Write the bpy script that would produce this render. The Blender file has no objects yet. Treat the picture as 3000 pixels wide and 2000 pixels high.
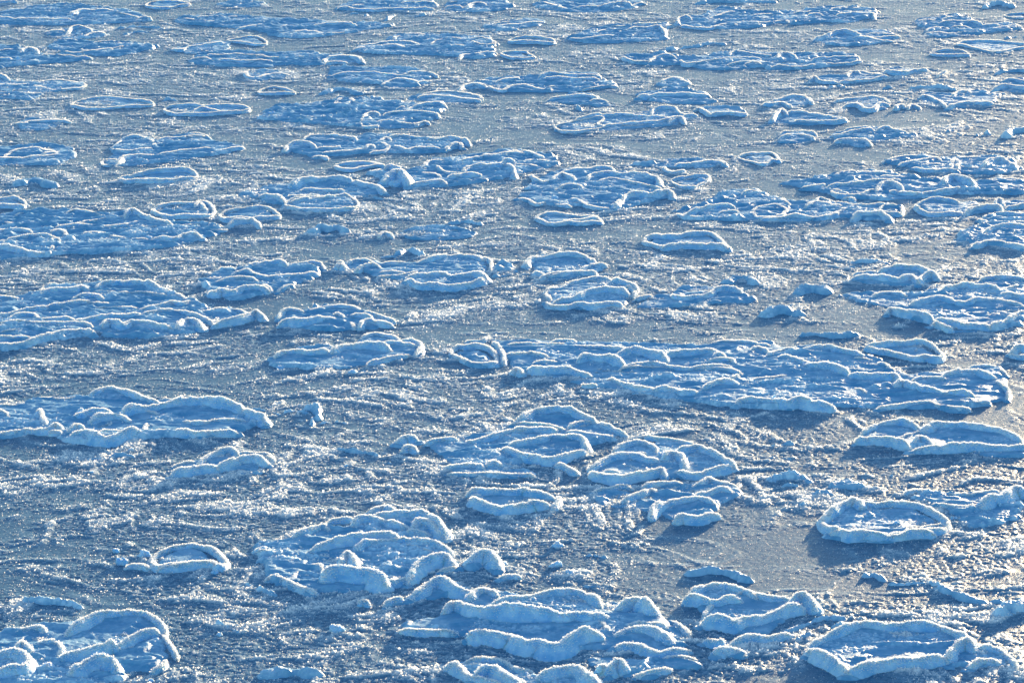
import bpy, math, re
import numpy as np

SSS_R, SSS_P, SSS_SCALE = 1.0, 0.3, 0.018
RIDGE_A, RIDGE_B = (0.17, 0.47, 0.79), (0.45, 0.71, 0.91)
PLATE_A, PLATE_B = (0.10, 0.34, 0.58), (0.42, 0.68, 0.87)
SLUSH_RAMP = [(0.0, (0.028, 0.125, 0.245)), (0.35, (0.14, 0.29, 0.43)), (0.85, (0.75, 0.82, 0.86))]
SLUSH_SPEC = 0.09
SEA_K = 0.00048
RIDGE_STEP = 1.0
PLATE_STEP = 1.25
H_SCALE, W_SCALE = 0.58, 0.60
SKY, SUN, SUN_COL, EXPOSURE, DENOISE = 0.15, 5.0, (1.0, 0.74, 0.42), 1.36, True
FROST_COL = (0.94, 0.94, 0.94)
FROST_N, FROST_S, PLATE_FROST = 3800, 0.0085, 3200
CRUMB_N, CRUMB_S = 5600, 0.0085

# ------------------------------------------------------------------ scene, camera
scene = bpy.context.scene
col = scene.collection
rng = np.random.default_rng(11)

CAM_H = 7.2                       # metres above the slush
FPX = 9300.0                      # focal length in pixels of the 3000-pixel-wide photograph
PITCH = math.radians(13.8)
CP, SP = math.cos(PITCH), math.sin(PITCH)
SUN_EL, SUN_AZ = math.radians(7.0), math.radians(22.0)   # sun low, ahead and to the right

cam_data = bpy.data.cameras.new('camera')
cam = bpy.data.objects.new('camera', cam_data)
col.objects.link(cam)
cam.location = (0, 0, CAM_H)
cam.rotation_euler = (math.pi / 2 - PITCH, 0, 0)
cam_data.sensor_width = 36.0
cam_data.lens = 36.0 * FPX / 3000.0
cam_data.clip_start = 0.5
cam_data.clip_end = 6000.0
scene.camera = cam


def ground(X, Y, z):
    """Where the sight line through photograph point (X, Y) meets the level z."""
    a = (np.asarray(X, float) - 1500.0) / FPX
    b = -(np.asarray(Y, float) - 1000.0) / FPX
    dx, dy, dz = a, CP + b * SP, -SP + b * CP
    t = (z - CAM_H) / dz
    return np.stack([t * dx, t * dy, z + 0 * t], -1)


# ------------------------------------------------------------------ noise
def _hash(ix, iy, iz, seed):
    M = np.uint32(0xFFFFFFFF)
    h = (ix.astype(np.int64) * 374761393 + iy.astype(np.int64) * 668265263
         + iz.astype(np.int64) * 2147483647 + seed * 1274126177) & 0xFFFFFFFF
    h = h.astype(np.uint32)
    h = (h ^ (h >> np.uint32(13))) * np.uint32(1274126177)
    h = (h ^ (h >> np.uint32(16))) * np.uint32(2246822519)
    h = h ^ (h >> np.uint32(13))
    return h.astype(np.float32) * np.float32(1.0 / 4294967295.0)


def vnoise(p, seed=0):
    """Value noise in [-1, 1] on an (N, 3) array."""
    f = np.floor(p)
    i = f.astype(np.int64)
    t = (p - f).astype(np.float32)
    t = t * t * (3 - 2 * t)
    out = 0
    for a in (0, 1):
        wa = t[:, 0] if a else 1 - t[:, 0]
        for b in (0, 1):
            wb = t[:, 1] if b else 1 - t[:, 1]
            for c in (0, 1):
                wc = t[:, 2] if c else 1 - t[:, 2]
                out = out + wa * wb * wc * _hash(i[:, 0] + a, i[:, 1] + b, i[:, 2] + c, seed)
    return out * 2 - 1


def n2(x, y, seed=0):
    """2-D value noise in [-1, 1]."""
    fx, fy = np.floor(x), np.floor(y)
    ix, iy = fx.astype(np.int64), fy.astype(np.int64)
    tx, ty = (x - fx).astype(np.float32), (y - fy).astype(np.float32)
    tx = tx * tx * (3 - 2 * tx)
    ty = ty * ty * (3 - 2 * ty)
    z = np.zeros_like(ix)
    a = _hash(ix, iy, z, seed); b = _hash(ix + 1, iy, z, seed)
    c = _hash(ix, iy + 1, z, seed); d = _hash(ix + 1, iy + 1, z, seed)
    return ((a * (1 - tx) + b * tx) * (1 - ty) + (c * (1 - tx) + d * tx) * ty) * 2 - 1


def fbm2(x, y, seed, oct=4, gain=0.5):
    s, a, tot = 0, 1.0, 0
    for k in range(oct):
        ca, sa = math.cos(k * 1.1 + .4), math.sin(k * 1.1 + .4)
        s = s + a * n2((ca * x - sa * y) * 2 ** k + 17.3 * k, (sa * x + ca * y) * 2 ** k - 9.1 * k, seed + k)
        tot += a
        a *= gain
    return s / tot * 1.6


def cells(x, y, seed, keep=1.0):
    """Bumps of random height, one per grid cell: grains of ice. Returns height in [0, 1]."""
    fx, fy = np.floor(x).astype(np.int64), np.floor(y).astype(np.int64)
    best = np.zeros(x.shape, np.float32)
    z = np.zeros_like(fx)
    for a in (-1, 0, 1):
        for b in (-1, 0, 1):
            cx, cy = fx + a, fy + b
            h1 = _hash(cx, cy, z, seed); h2 = _hash(cx, cy, z, seed + 1)
            h3 = _hash(cx, cy, z, seed + 2)
            px, py = cx + 0.15 + 0.7 * h1, cy + 0.15 + 0.7 * h2
            r = 0.3 + 0.45 * h3
            d2 = ((x - px) ** 2 + (y - py) ** 2) / (r * r)
            hh = np.where(h3 * 7.31 % 1.0 < keep, 0.35 + 0.65 * (h1 * 3.7 % 1.0), 0)
            best = np.maximum(best, hh * np.sqrt(np.clip(1 - d2, 0, 1)))
    return best


def sstep(a, b, x):
    t = np.clip((x - a) / (b - a), 0, 1)
    return t * t * (3 - 2 * t)


# ------------------------------------------------------------------ mesh building
def crystals(P, size, up=0.3, tall=0.75):
    """Small flat ice crystals standing on the points P, turned every way."""
    n = len(P)
    th = rng.uniform(0, math.pi, n)
    a = np.stack([np.cos(th), np.sin(th), rng.normal(0, 0.35, n)], -1)
    b = np.stack([rng.normal(0, 0.6, n), rng.normal(0, 0.6, n), np.ones(n)], -1)
    a /= np.linalg.norm(a, axis=1)[:, None]
    b /= np.linalg.norm(b, axis=1)[:, None] / tall
    s = size * rng.uniform(0.55, 1.3, (n, 1))
    c = P + np.array([0, 0, 1.0]) * s * up
    k = rng.uniform(-0.25, 0.25, (n, 1))
    V = np.stack([c - a * s * .5 + b * s * k, c - b * s * .5, c + a * s * .5 - b * s * k, c + b * s * .55], 1).reshape(-1, 3)
    return V, np.arange(4 * n).reshape(n, 4)


def make_mesh(name, verts, quads, mat, attrs=None, smooth=True, frost_at=None, size=0.01):
    nq = len(quads)
    if frost_at is not None and len(frost_at):
        cv, cq = crystals(frost_at, size)
        quads = np.concatenate([quads, cq + len(verts)])
        verts = np.concatenate([verts, cv])
        attrs = {k: np.r_[v, np.ones(len(cv))] for k, v in (attrs or {}).items()}
    me = bpy.data.meshes.new(name)
    n, f = len(verts), len(quads)
    me.vertices.add(n)
    me.vertices.foreach_set('co', np.ascontiguousarray(verts, np.float32).ravel())
    me.loops.add(f * 4)
    me.loops.foreach_set('vertex_index', np.ascontiguousarray(quads, np.int32).ravel())
    me.polygons.add(f)
    me.polygons.foreach_set('loop_start', np.arange(0, f * 4, 4, dtype=np.int32))
    me.polygons.foreach_set('loop_total', np.full(f, 4, np.int32))
    me.polygons.foreach_set('use_smooth', np.full(f, smooth, bool))
    for k, v in (attrs or {}).items():
        at = me.attributes.new(k, 'FLOAT', 'POINT')
        at.data.foreach_set('value', np.ascontiguousarray(v, np.float32))
    me.materials.append(mat)
    if f > nq:
        me.materials.append(M_FROST)
        me.polygons.foreach_set('material_index', np.r_[np.zeros(nq, np.int32), np.ones(f - nq, np.int32)])
    me.update(calc_edges=True)
    return me


def link(name, me, parent=None, loc=(0, 0, 0)):
    o = bpy.data.objects.new(name, me)
    col.objects.link(o)
    if parent is not None:
        o.parent = parent
    o.location = loc
    return o


def grid_quads(nr, nc, closed=False):
    r = np.arange(nr if closed else nr - 1)[:, None]
    c = np.arange(nc - 1)[None, :]
    r2 = (r + 1) % nr
    q = np.stack([r * nc + c, r * nc + c + 1, r2 * nc + c + 1, r2 * nc + c], -1)
    return q.reshape(-1, 4)


# ------------------------------------------------------------------ materials
def nodes(name):
    m = bpy.data.materials.new(name)
    m.use_nodes = True
    nt = m.node_tree
    return m, nt, nt.nodes['Principled BSDF']


def add(nt, kind, **kw):
    n = nt.nodes.new(kind)
    for k, v in kw.items():
        if k in n.inputs:
            n.inputs[k].default_value = v
        else:
            setattr(n, k, v)
    return n


def ramp(nt, stops):
    r = nt.nodes.new('ShaderNodeValToRGB')
    e = r.color_ramp.elements
    while len(e) < len(stops):
        e.new(0.5)
    for k, (p, c) in enumerate(stops):
        e[k].position = p
        e[k].color = (*c, 1)
    return r


def ice_material(name, dark, light, lo, hi, rough, sss, attr=False):
    m, nt, bsdf = nodes(name)
    L = nt.links.new
    geo = add(nt, 'ShaderNodeNewGeometry')
    n1 = add(nt, 'ShaderNodeTexNoise', Scale=9.0, Detail=6.0, Roughness=0.65)
    L(geo.outputs['Position'], n1.inputs['Vector'])
    r = ramp(nt, [(lo, dark), (hi, light)])
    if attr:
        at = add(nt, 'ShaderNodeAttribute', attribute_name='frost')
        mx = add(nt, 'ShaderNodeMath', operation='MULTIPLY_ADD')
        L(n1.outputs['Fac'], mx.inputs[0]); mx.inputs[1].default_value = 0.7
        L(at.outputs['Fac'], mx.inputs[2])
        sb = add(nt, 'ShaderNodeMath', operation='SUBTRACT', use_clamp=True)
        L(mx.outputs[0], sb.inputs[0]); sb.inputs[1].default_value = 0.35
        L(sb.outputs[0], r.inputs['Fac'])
    else:
        L(n1.outputs['Fac'], r.inputs['Fac'])
    L(r.outputs['Color'], bsdf.inputs['Base Color'])
    bsdf.inputs['Roughness'].default_value = rough
    bsdf.inputs['Specular IOR Level'].default_value = 0.35
    bsdf.inputs['Subsurface Weight'].default_value = sss
    bsdf.inputs['Subsurface Radius'].default_value = (0.55, 0.8, 1.0)
    bsdf.inputs['Subsurface Scale'].default_value = SSS_SCALE
    n2_ = add(nt, 'ShaderNodeTexNoise', Scale=130.0, Detail=4.0, Roughness=0.7)
    L(geo.outputs['Position'], n2_.inputs['Vector'])
    b = add(nt, 'ShaderNodeBump', Strength=0.6, Distance=0.006)
    L(n2_.outputs['Fac'], b.inputs['Height'])
    L(b.outputs['Normal'], bsdf.inputs['Normal'])
    return m


M_RIDGE = ice_material('frosted_snow_ice', RIDGE_A, RIDGE_B, 0.35, 0.65, 0.6, SSS_R)
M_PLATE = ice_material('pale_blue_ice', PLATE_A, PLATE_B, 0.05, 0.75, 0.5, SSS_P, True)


def slush_material():
    m, nt, bsdf = nodes('grey_blue_slush')
    L = nt.links.new
    geo = add(nt, 'ShaderNodeNewGeometry')
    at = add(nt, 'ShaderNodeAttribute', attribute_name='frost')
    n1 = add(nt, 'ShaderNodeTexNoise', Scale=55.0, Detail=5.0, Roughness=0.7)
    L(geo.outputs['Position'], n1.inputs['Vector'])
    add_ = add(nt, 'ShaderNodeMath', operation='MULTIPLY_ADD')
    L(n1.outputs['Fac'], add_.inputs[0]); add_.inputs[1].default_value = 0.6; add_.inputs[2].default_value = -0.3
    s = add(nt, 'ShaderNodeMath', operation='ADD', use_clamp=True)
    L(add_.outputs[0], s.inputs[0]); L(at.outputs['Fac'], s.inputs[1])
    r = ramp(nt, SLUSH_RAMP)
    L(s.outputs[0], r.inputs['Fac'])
    L(r.outputs['Color'], bsdf.inputs['Base Color'])
    rr = add(nt, 'ShaderNodeMapRange')
    L(s.outputs[0], rr.inputs['Value'])
    rr.inputs["To Min"].default_value = 0.36; rr.inputs['To Max'].default_value = 0.6
    L(rr.outputs[0], bsdf.inputs['Roughness'])
    bsdf.inputs['Specular IOR Level'].default_value = SLUSH_SPEC
    n2_ = add(nt, 'ShaderNodeTexNoise', Scale=95.0, Detail=5.0, Roughness=0.75)
    L(geo.outputs['Position'], n2_.inputs['Vector'])
    b = add(nt, 'ShaderNodeBump', Strength=0.4, Distance=0.010)
    L(n2_.outputs['Fac'], b.inputs['Height'])
    L(b.outputs['Normal'], bsdf.inputs['Normal'])
    return m


M_SLUSH = slush_material()

def frost_material():
    m, nt, bsdf = nodes('frost_crystals')
    L = nt.links.new
    nt.nodes.remove(bsdf)
    out = nt.nodes['Material Output']
    d = add(nt, 'ShaderNodeBsdfDiffuse', Color=(*FROST_COL, 1))
    t = add(nt, 'ShaderNodeBsdfTranslucent', Color=(*FROST_COL, 1))
    mx = add(nt, 'ShaderNodeMixShader', Fac=0.55)
    L(d.outputs[0], mx.inputs[1]); L(t.outputs[0], mx.inputs[2])
    L(mx.outputs[0], out.inputs['Surface'])
    return m


M_FROST = frost_material()

# ------------------------------------------------------------------ the sea of slush
def make_sea():
    y0, y1, k = 18.3, 66.0, SEA_K
    rows = [y0]
    while rows[-1] < y1:
        rows.append(rows[-1] * (1 + k * 1.25))
    Y = np.array(rows)
    nc = int(2 * 0.185 / k) + 1
    u = np.linspace(-1, 1, nc)
    yy = np.repeat(Y[:, None], nc, 1)
    xx = u[None, :] * (0.185 * yy + 0.6)
    x, y = xx.ravel(), yy.ravel()
    # streaks and patches of crumbled ice, drawn out across the wind
    wx = x + 0.5 * fbm2(x / 1.3, y / 1.3, 31, 3)
    wy = y + 0.6 * fbm2(x / 1.5 + 40, y / 1.5, 41, 3)
    patch = fbm2(wx / 1.5, wy / 1.1, 51, 5, 0.6)
    streak = fbm2(wx / 0.46, wy / 0.15, 61, 4, 0.6)
    dens = sstep(-1.05, 0.55, patch + 0.55 * streak)
    lump = fbm2(wx / 0.26, wy / 0.19, 71, 4, 0.55)
    mid = cells(wx / 0.060, wy / 0.055, 81, 0.65)
    g1 = cells(x / 0.030, y / 0.028, 91, 0.8)
    g2 = cells(x / 0.0155 + 7, y / 0.0155, 101, 0.85)
    heap = sstep(0.12, 0.75, lump + 0.35 * streak) * dens
    ring = np.zeros(x.shape, np.float32)
    for cell, thr, sd in ((1.25, 0.8, 201), (0.66, 0.7, 211)):
        px_, py_ = x + 0.12 * n2(x / 0.4, y / 0.4, sd) , y + 0.12 * n2(x / 0.4 + 9, y / 0.4, sd + 1)
        fx, fy = np.floor(px_ / cell).astype(np.int64), np.floor(py_ / cell).astype(np.int64)
        zz = np.zeros_like(fx)
        for a in (-1, 0, 1):
            for b in (-1, 0, 1):
                h1 = _hash(fx + a, fy + b, zz, sd + 2); h2 = _hash(fx + a, fy + b, zz, sd + 3); h3 = _hash(fx + a, fy + b, zz, sd + 4)
                dd = np.hypot(px_ / cell - (fx + a + h1), (py_ / cell - (fy + b + h2)) * 0.9) * cell
                r = cell * (0.22 + 0.3 * h3)
                v = np.exp(-((dd - r) / (0.024 + 0.026 * h1)) ** 2) + 0.18 * sstep(r, r * 0.6, dd)
                ring = np.maximum(ring, np.where((h1 * 5.77) % 1.0 < thr, v, 0))
    ring = ring * sstep(-0.5, 0.5, n2(x / 0.22, y / 0.22, 221)) * (0.3 + 0.7 * dens)
    heap = np.clip(0.8 * heap + 0.95 * ring, 0, 1)
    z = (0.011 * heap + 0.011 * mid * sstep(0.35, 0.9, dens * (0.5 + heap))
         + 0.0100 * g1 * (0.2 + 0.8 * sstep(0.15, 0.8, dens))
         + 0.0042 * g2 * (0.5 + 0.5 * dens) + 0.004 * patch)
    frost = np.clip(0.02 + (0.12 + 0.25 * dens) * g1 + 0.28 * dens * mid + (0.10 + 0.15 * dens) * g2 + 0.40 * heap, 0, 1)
    verts = np.stack([x, y, z], -1)
    quads = grid_quads(len(Y), nc)
    # the rest of the sea, flat, out to the horizon
    nr = len(Y)
    edge = {'l0': 0, 'r0': nc - 1, 'l1': (nr - 1) * nc, 'r1': nr * nc - 1}
    far = np.array([[-3000, -60, -0.02], [3000, -60, -0.02], [3000, 5000, -0.02], [-3000, 5000, -0.02]], float)
    b = len(verts)
    extra = np.array([[b, b + 1, edge['r0'], edge['l0']], [b + 1, b + 2, edge['r1'], edge['r0']],
                      [b + 2, b + 3, edge['l1'], edge['r1']], [b + 3, b, edge['l0'], edge['l1']]])
    # only the corners of the fine part are joined to the far part; its edges hang free a few mm
    verts = np.concatenate([verts, far]); frost = np.concatenate([frost, np.full(4, 0.3)])
    quads = np.concatenate([quads, extra])
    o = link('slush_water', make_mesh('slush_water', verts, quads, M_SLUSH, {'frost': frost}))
    o['kind'] = 'structure'
    # loose crystals and crumbs of ice lying all over the slush
    n = nr * nc
    area = ((Y * (k * 1.25))[:, None] * np.repeat((2 * (0.185 * Y + 0.6) / nc)[:, None], nc, 1)).ravel()
    pr = area * CRUMB_N * (0.16 + 0.84 * dens * np.clip(0.05 + 0.5 * g1 + 0.5 * mid + 1.1 * heap, 0, 1.6))
    pick = rng.random(n) < pr
    P = verts[:n][pick] + rng.normal(0, 0.004, (int(pick.sum()), 3)) * np.array([1, 1, 0])
    V, q = crystals(P, CRUMB_S * (0.5 + 1.9 * rng.random((len(P), 1)) ** 3 * np.clip(0.15 + heap[pick] + 0.6 * mid[pick], 0, 1.2)[:, None]))
    c = link('ice_crumbs', make_mesh('ice_crumbs', V, q, M_FROST, smooth=False))
    c['kind'] = 'stuff'
    c['label'] = 'loose sunlit ice crystals scattered over the slush'
    print('crumbs', len(P), 'sea verts', n)
    return o


make_sea()

# ------------------------------------------------------------------ floes
CROPX = {'a': 0, 'b': 750, 'c': 1500, 'd': 2200}
CROPY = {'0': 0, '1': 350, '2': 750, '3': 1150, '4': 1550}


def photo_points(s):
    """'2b 180,540 200,490 ...' : survey sheet 2b and readings on it, as photograph points."""
    out, ox, oy = [], 0, 0
    for tok in s.split():
        if tok[0] in CROPY and tok[1:2] in CROPX:
            ox, oy = CROPX[tok[1]], CROPY[tok[0]]
        else:
            a, b = tok.split(',')
            out.append((ox + float(a) / 2.94, oy + float(b) / 2.94))
    return np.array(out)


def smooth_line(P, closed, step):
    """Catmull-Rom through the points, resampled to equal steps."""
    n = len(P)
    if n == 2 and not closed:
        Q = np.linspace(P[0], P[1], 40)
    else:
        seg = []
        rngi = range(n if closed else n - 1)
        t = np.linspace(0, 1, 24, endpoint=False)[:, None]
        for i in rngi:
            if closed:
                p0, p1, p2, p3 = P[(i - 1) % n], P[i], P[(i + 1) % n], P[(i + 2) % n]
            else:
                p1, p2 = P[i], P[i + 1]
                p0 = P[i - 1] if i else 2 * p1 - p2
                p3 = P[i + 2] if i + 2 < n else 2 * p2 - p1
            seg.append(0.5 * ((2 * p1) + (p2 - p0) * t + (2 * p0 - 5 * p1 + 4 * p2 - p3) * t * t
                              + (3 * p1 - p0 - 3 * p2 + p3) * t ** 3))
        seg.append((P[:1] if closed else P[-1:]))
        Q = np.concatenate(seg)
    d = np.r_[0, np.cumsum(np.linalg.norm(np.diff(Q, axis=0), axis=1))]
    m = max(5, int(d[-1] / step))
    s = np.linspace(0, d[-1], m, endpoint=not closed)
    return np.stack([np.interp(s, d, Q[:, k]) for k in range(3)], -1), d[-1]


SEED = [100]


def texel(p):
    return np.clip(np.median(np.linalg.norm(p[:, :2], axis=1)) / 3170.0, 0.006, 0.018)


def sweep(P, h, w, closed, base=-0.02):
    """A rounded ridge of frozen slush along the crest line P (z of P = crest height)."""
    SEED[0] += 7
    sd = SEED[0]
    s = texel(P) * RIDGE_STEP
    C, length = smooth_line(P, closed, s)
    m = len(C)
    if closed:
        T = np.roll(C, -1, 0) - np.roll(C, 1, 0)
    else:
        T = np.gradient(C, axis=0)
    # steady the tangents so that tight corners do not fold the sweep
    kk = max(1, int(0.6 * w / s))
    ker = np.hanning(2 * kk + 3)[1:-1]; ker /= ker.sum()
    for a in (0, 1):
        if closed:
            T[:, a] = np.convolve(np.r_[T[-kk:, a], T[:, a], T[:kk, a]], ker, 'same')[kk:-kk]
        else:
            T[:, a] = np.convolve(np.pad(T[:, a], kk, 'edge'), ker, 'same')[kk:-kk]
    T[:, 2] = 0
    T /= np.linalg.norm(T, axis=1)[:, None] + 1e-9
    N = np.stack([T[:, 1], -T[:, 0], 0 * T[:, 0]], -1)
    arc = np.arange(m) * s
    if closed:
        fac = np.ones(m)
    else:
        lt = min(0.22 * length, 1.6 * w + 0.03)
        u = np.clip(np.minimum(arc, arc[::-1]) / lt, 0, 1)
        fac = np.sqrt(np.clip(1 - (1 - u) ** 2, 0, 1)) * 0.93 + 0.07
    hv = vnoise(np.stack([C[:, 0] / 0.16, C[:, 1] / 0.16, 0 * arc], -1), sd)
    hv2 = vnoise(np.stack([C[:, 0] / 0.05, C[:, 1] / 0.05, 0 * arc], -1), sd + 1)
    wv = vnoise(np.stack([C[:, 0] / 0.13, C[:, 1] / 0.13, 0 * arc], -1), sd + 2)
    lw = vnoise(np.stack([C[:, 0] / 0.42, C[:, 1] / 0.42, 0 * arc + 8], -1), sd + 10)
    notch = sstep(0.45, 0.85, vnoise(np.stack([C[:, 0] / 0.11, C[:, 1] / 0.09, 0 * arc + 3], -1), sd + 9))
    H = h * fac * (1 - 0.18 * notch) * (1 + 0.22 * lw) * (1 + 0.22 * hv + 0.07 * hv2)
    if closed:                                      # the sides of a pan are lower than its front and back
        side = 0.62 + 0.38 * np.abs(T[:, 0])
        H = H * side; fac = side
    W = w * (0.35 + 0.65 * fac) * (1 + 0.25 * wv) * (1 + 0.40 * lw)
    nc = int(np.clip((4 * w + 1.6 * h) / s * 0.9, 11, 52))
    phi = np.linspace(0, math.pi, nc)
    lat = -np.cos(phi) * 2.3                      # a steep core with a flatter skirt on both sides
    core = np.clip(1 - np.abs(lat) ** 1.35, 0, 1) ** 0.95
    prof = 0.64 * core + 0.36 * np.clip(1 - np.abs(lat) / 2.3, 0, 1) ** 1.6
    lean = 0.30 * w * vnoise(np.stack([C[:, 0] / 0.3, C[:, 1] / 0.3, 0 * arc + 5], -1), sd + 3)
    V = C[:, None, :] + N[:, None, :] * (lat[None, :, None] * W[:, None, None] + (prof[None, :] * lean[:, None])[:, :, None])
    V[:, :, 2] = base + prof[None, :] * (H - base)[:, None]
    # frost: displaced along the rounded surface
    nrm = N[:, None, :] * np.clip(lat, -1, 1)[None, :, None] + np.array([0, 0, 1.0]) * (np.sin(phi) * 0.9 + 0.12)[None, :, None]
    nrm = nrm / np.linalg.norm(nrm, axis=2, keepdims=True)
    F = V.reshape(-1, 3)
    b1 = vnoise(F / 0.055, sd + 4)
    b2 = vnoise(F / 0.021, sd + 5)
    b3 = vnoise(F / 0.0095, sd + 6)
    top = np.tile(prof[None, :], (m, 1)).ravel()
    amp = np.clip(h / 0.09, 0.45, 1.2)
    d = amp * (0.0045 * b1 + (0.0020 + 0.0026 * top ** 3) * b2 + (0.0008 + 0.0034 * top ** 3) * b3)
    V = F + nrm.reshape(-1, 3) * d[:, None]
    q = grid_quads(m, nc, closed)
    nf = int(length * FROST_N)
    wgt = np.clip(top - 0.1, 0, 1) ** 2.2 * 0.22 + np.clip(top - 0.5, 0, 1) ** 4 * 5.0 + 0.001  # frost gathers on crests; its thinning downward also imitates the face's shading gradient
    wgt = wgt / wgt.sum()
    fp = V[rng.choice(len(V), nf, p=wgt)] + rng.normal(0, 1, (nf, 3)) * np.array([0.006, 0.006, 0.0025])
    return V, q, C, fp


def lump(c, r, h):
    SEED[0] += 7
    sd = SEED[0]
    s = texel(c[None]) * RIDGE_STEP
    n = int(np.clip(2 * math.pi * r / s, 14, 70)); m = int(np.clip((r + h) / s, 7, 30))
    th = np.linspace(0, 2 * math.pi, n, endpoint=False)
    el = np.linspace(-0.35, math.pi / 2 - 0.02, m)
    X = np.cos(el)[None, :] * np.cos(th)[:, None] * r
    Y = np.cos(el)[None, :] * np.sin(th)[:, None] * r * 0.85
    Z = np.sin(el)[None, :] ** 1.0 * h * 0.8 + 0 * X
    D = np.stack([X, Y, Z], -1).reshape(-1, 3)
    p = D + c
    k = 1 + 0.38 * vnoise(p / (0.8 * r), sd) + 0.22 * vnoise(p / (0.33 * r), sd + 1) + 0.05 * vnoise(p / 0.012, sd + 2)
    V = D * k[:, None] + np.array([c[0], c[1], 0.0])
    return V, grid_quads(n, m, True)[:, ::-1]


def seg_dist(px, py, L, closed):
    A = L
    B = np.roll(L, -1, 0) if closed else L[1:]
    if not closed:
        A = L[:-1]
    best = np.full(px.shape, 1e9)
    inside = np.zeros(px.shape, bool)
    for (ax, ay), (bx, by) in zip(A, B):
        dx, dy = bx - ax, by - ay
        t = np.clip(((px - ax) * dx + (py - ay) * dy) / (dx * dx + dy * dy + 1e-12), 0, 1)
        best = np.minimum(best, (px - ax - t * dx) ** 2 + (py - ay - t * dy) ** 2)
        if closed:
            cr = (ay > py) != (by > py)
            inside ^= cr & (px < (bx - ax) * (py - ay) / (by - ay + 1e-12) + ax)
    return np.sqrt(best), inside


def plate(outline, crests, zp, rough, low=()):
    """The low sheet of a floe: ragged outline, crumbly top, standing zp above the slush."""
    SEED[0] += 7
    sd = SEED[0]
    pts = [c[0] for c in crests] + ([outline] if outline is not None else [])
    allp = np.concatenate([p[:, :2] for p in pts] + [p[0][:, :2] for p in low])
    s = texel(allp) * PLATE_STEP
    mar = 0.22
    (x0, y0), (x1, y1) = allp.min(0) - mar, allp.max(0) + mar
    gx = np.arange(x0, x1, s); gy = np.arange(y0, y1, s * 1.25)
    X, Y = np.meshgrid(gx, gy)
    nr, nc = X.shape
    x, y = X.ravel(), Y.ravel()
    sdv = np.full(x.shape, -1.0)
    if outline is not None:
        L, _ = smooth_line(outline, True, 0.12)
        d, ins = seg_dist(x, y, L[:, :2], True)
        sdv = np.where(ins, d, -d)
    for C, w in crests:
        L = C[::max(1, int(0.07 / max(1e-3, np.linalg.norm(C[1] - C[0]))))][:, :2]
        near = (x > L[:, 0].min() - .3) & (x < L[:, 0].max() + .3) & (y > L[:, 1].min() - .3) & (y < L[:, 1].max() + .3)
        if len(L) < 2 or not near.any():
            continue
        d, _ = seg_dist(x[near], y[near], L, False)
        sdv[near] = np.maximum(sdv[near], w - d)
    bump = np.zeros(x.shape)
    for C, w, h in low:
        L = C[:, :2]
        k = 2.6 * w
        near = (x > L[:, 0].min() - k) & (x < L[:, 0].max() + k) & (y > L[:, 1].min() - k) & (y < L[:, 1].max() + k)
        if not near.any():
            continue
        d, _ = seg_dist(x[near], y[near], L, False)
        sdv[near] = np.maximum(sdv[near], 1.1 * w - d)
        jag = 1 + 0.35 * n2(x[near] / 0.09, y[near] / 0.09, sd + 21) + 0.25 * n2(x[near] / 0.035, y[near] / 0.035, sd + 22)
        b = h * np.clip(1 - (d / (1.25 * w * jag)) ** 1.5, 0, 1) * (0.8 + 0.3 * n2(x[near] / 0.2, y[near] / 0.2, sd + 23))
        bump[near] = np.maximum(bump[near], b)
    sdv = sdv + 0.035 * fbm2(x / 0.16, y / 0.16, sd, 3)
    up = 0.35 * sstep(-0.03, 0.0, sdv) + 0.65 * sstep(0.02, 0.085, sdv)
    wx = x + 0.06 * n2(x / 0.25, y / 0.25, sd + 11)
    rid = 1 - np.abs(fbm2(wx / 0.42, y / 0.20, sd + 3, 3, 0.5)) * 1.8
    rid = np.clip(rid, 0, 1) ** 2
    med = fbm2(x / 0.11, y / 0.08, sd + 5, 3)
    gr = cells(x / 0.030, y / 0.028, sd + 6, 0.7)
    gf = cells(x / 0.016, y / 0.016, sd + 7, 0.8)
    crum = sstep(-0.1, 0.6, fbm2(x / 0.35, y / 0.25, sd + 8, 3))
    z = zp * (0.75 + 0.35 * fbm2(x / 0.5, y / 0.4, sd + 9, 2)) + rough * (0.030 * rid + 0.010 * med) \
        + (0.004 + 0.010 * rough) * gr * crum + 0.003 * gf + bump + 0.010 * sstep(0, 0.04, bump) * (gr + 0.5 * med)
    z = -0.03 + up * (z + 0.03)
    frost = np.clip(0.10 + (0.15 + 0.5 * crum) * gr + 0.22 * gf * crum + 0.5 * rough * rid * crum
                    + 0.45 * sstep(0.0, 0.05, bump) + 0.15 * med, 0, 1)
    keep = (sdv > -0.03).reshape(nr, nc)
    q = grid_quads(nr, nc)
    ok = keep.ravel()[q].all(1)
    q = q[ok]
    used = np.zeros(nr * nc, bool); used[q.ravel()] = True
    idx = np.cumsum(used) - 1
    V = np.stack([x, y, z], -1)[used]
    return V, idx[q], frost[used]


KINDS = {
    'ice_floe': ('ice floe', 'ice floes frozen together from several pans'),
    'ice_pancake': ('ice pancake', 'single ice pancakes with raised rims'),
    'slush_mound': ('slush mound', 'low frosted mounds in the slush'),
    'snow_chunk': ('snow chunk', 'loose chunks of snow in the slush'),
}


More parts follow.
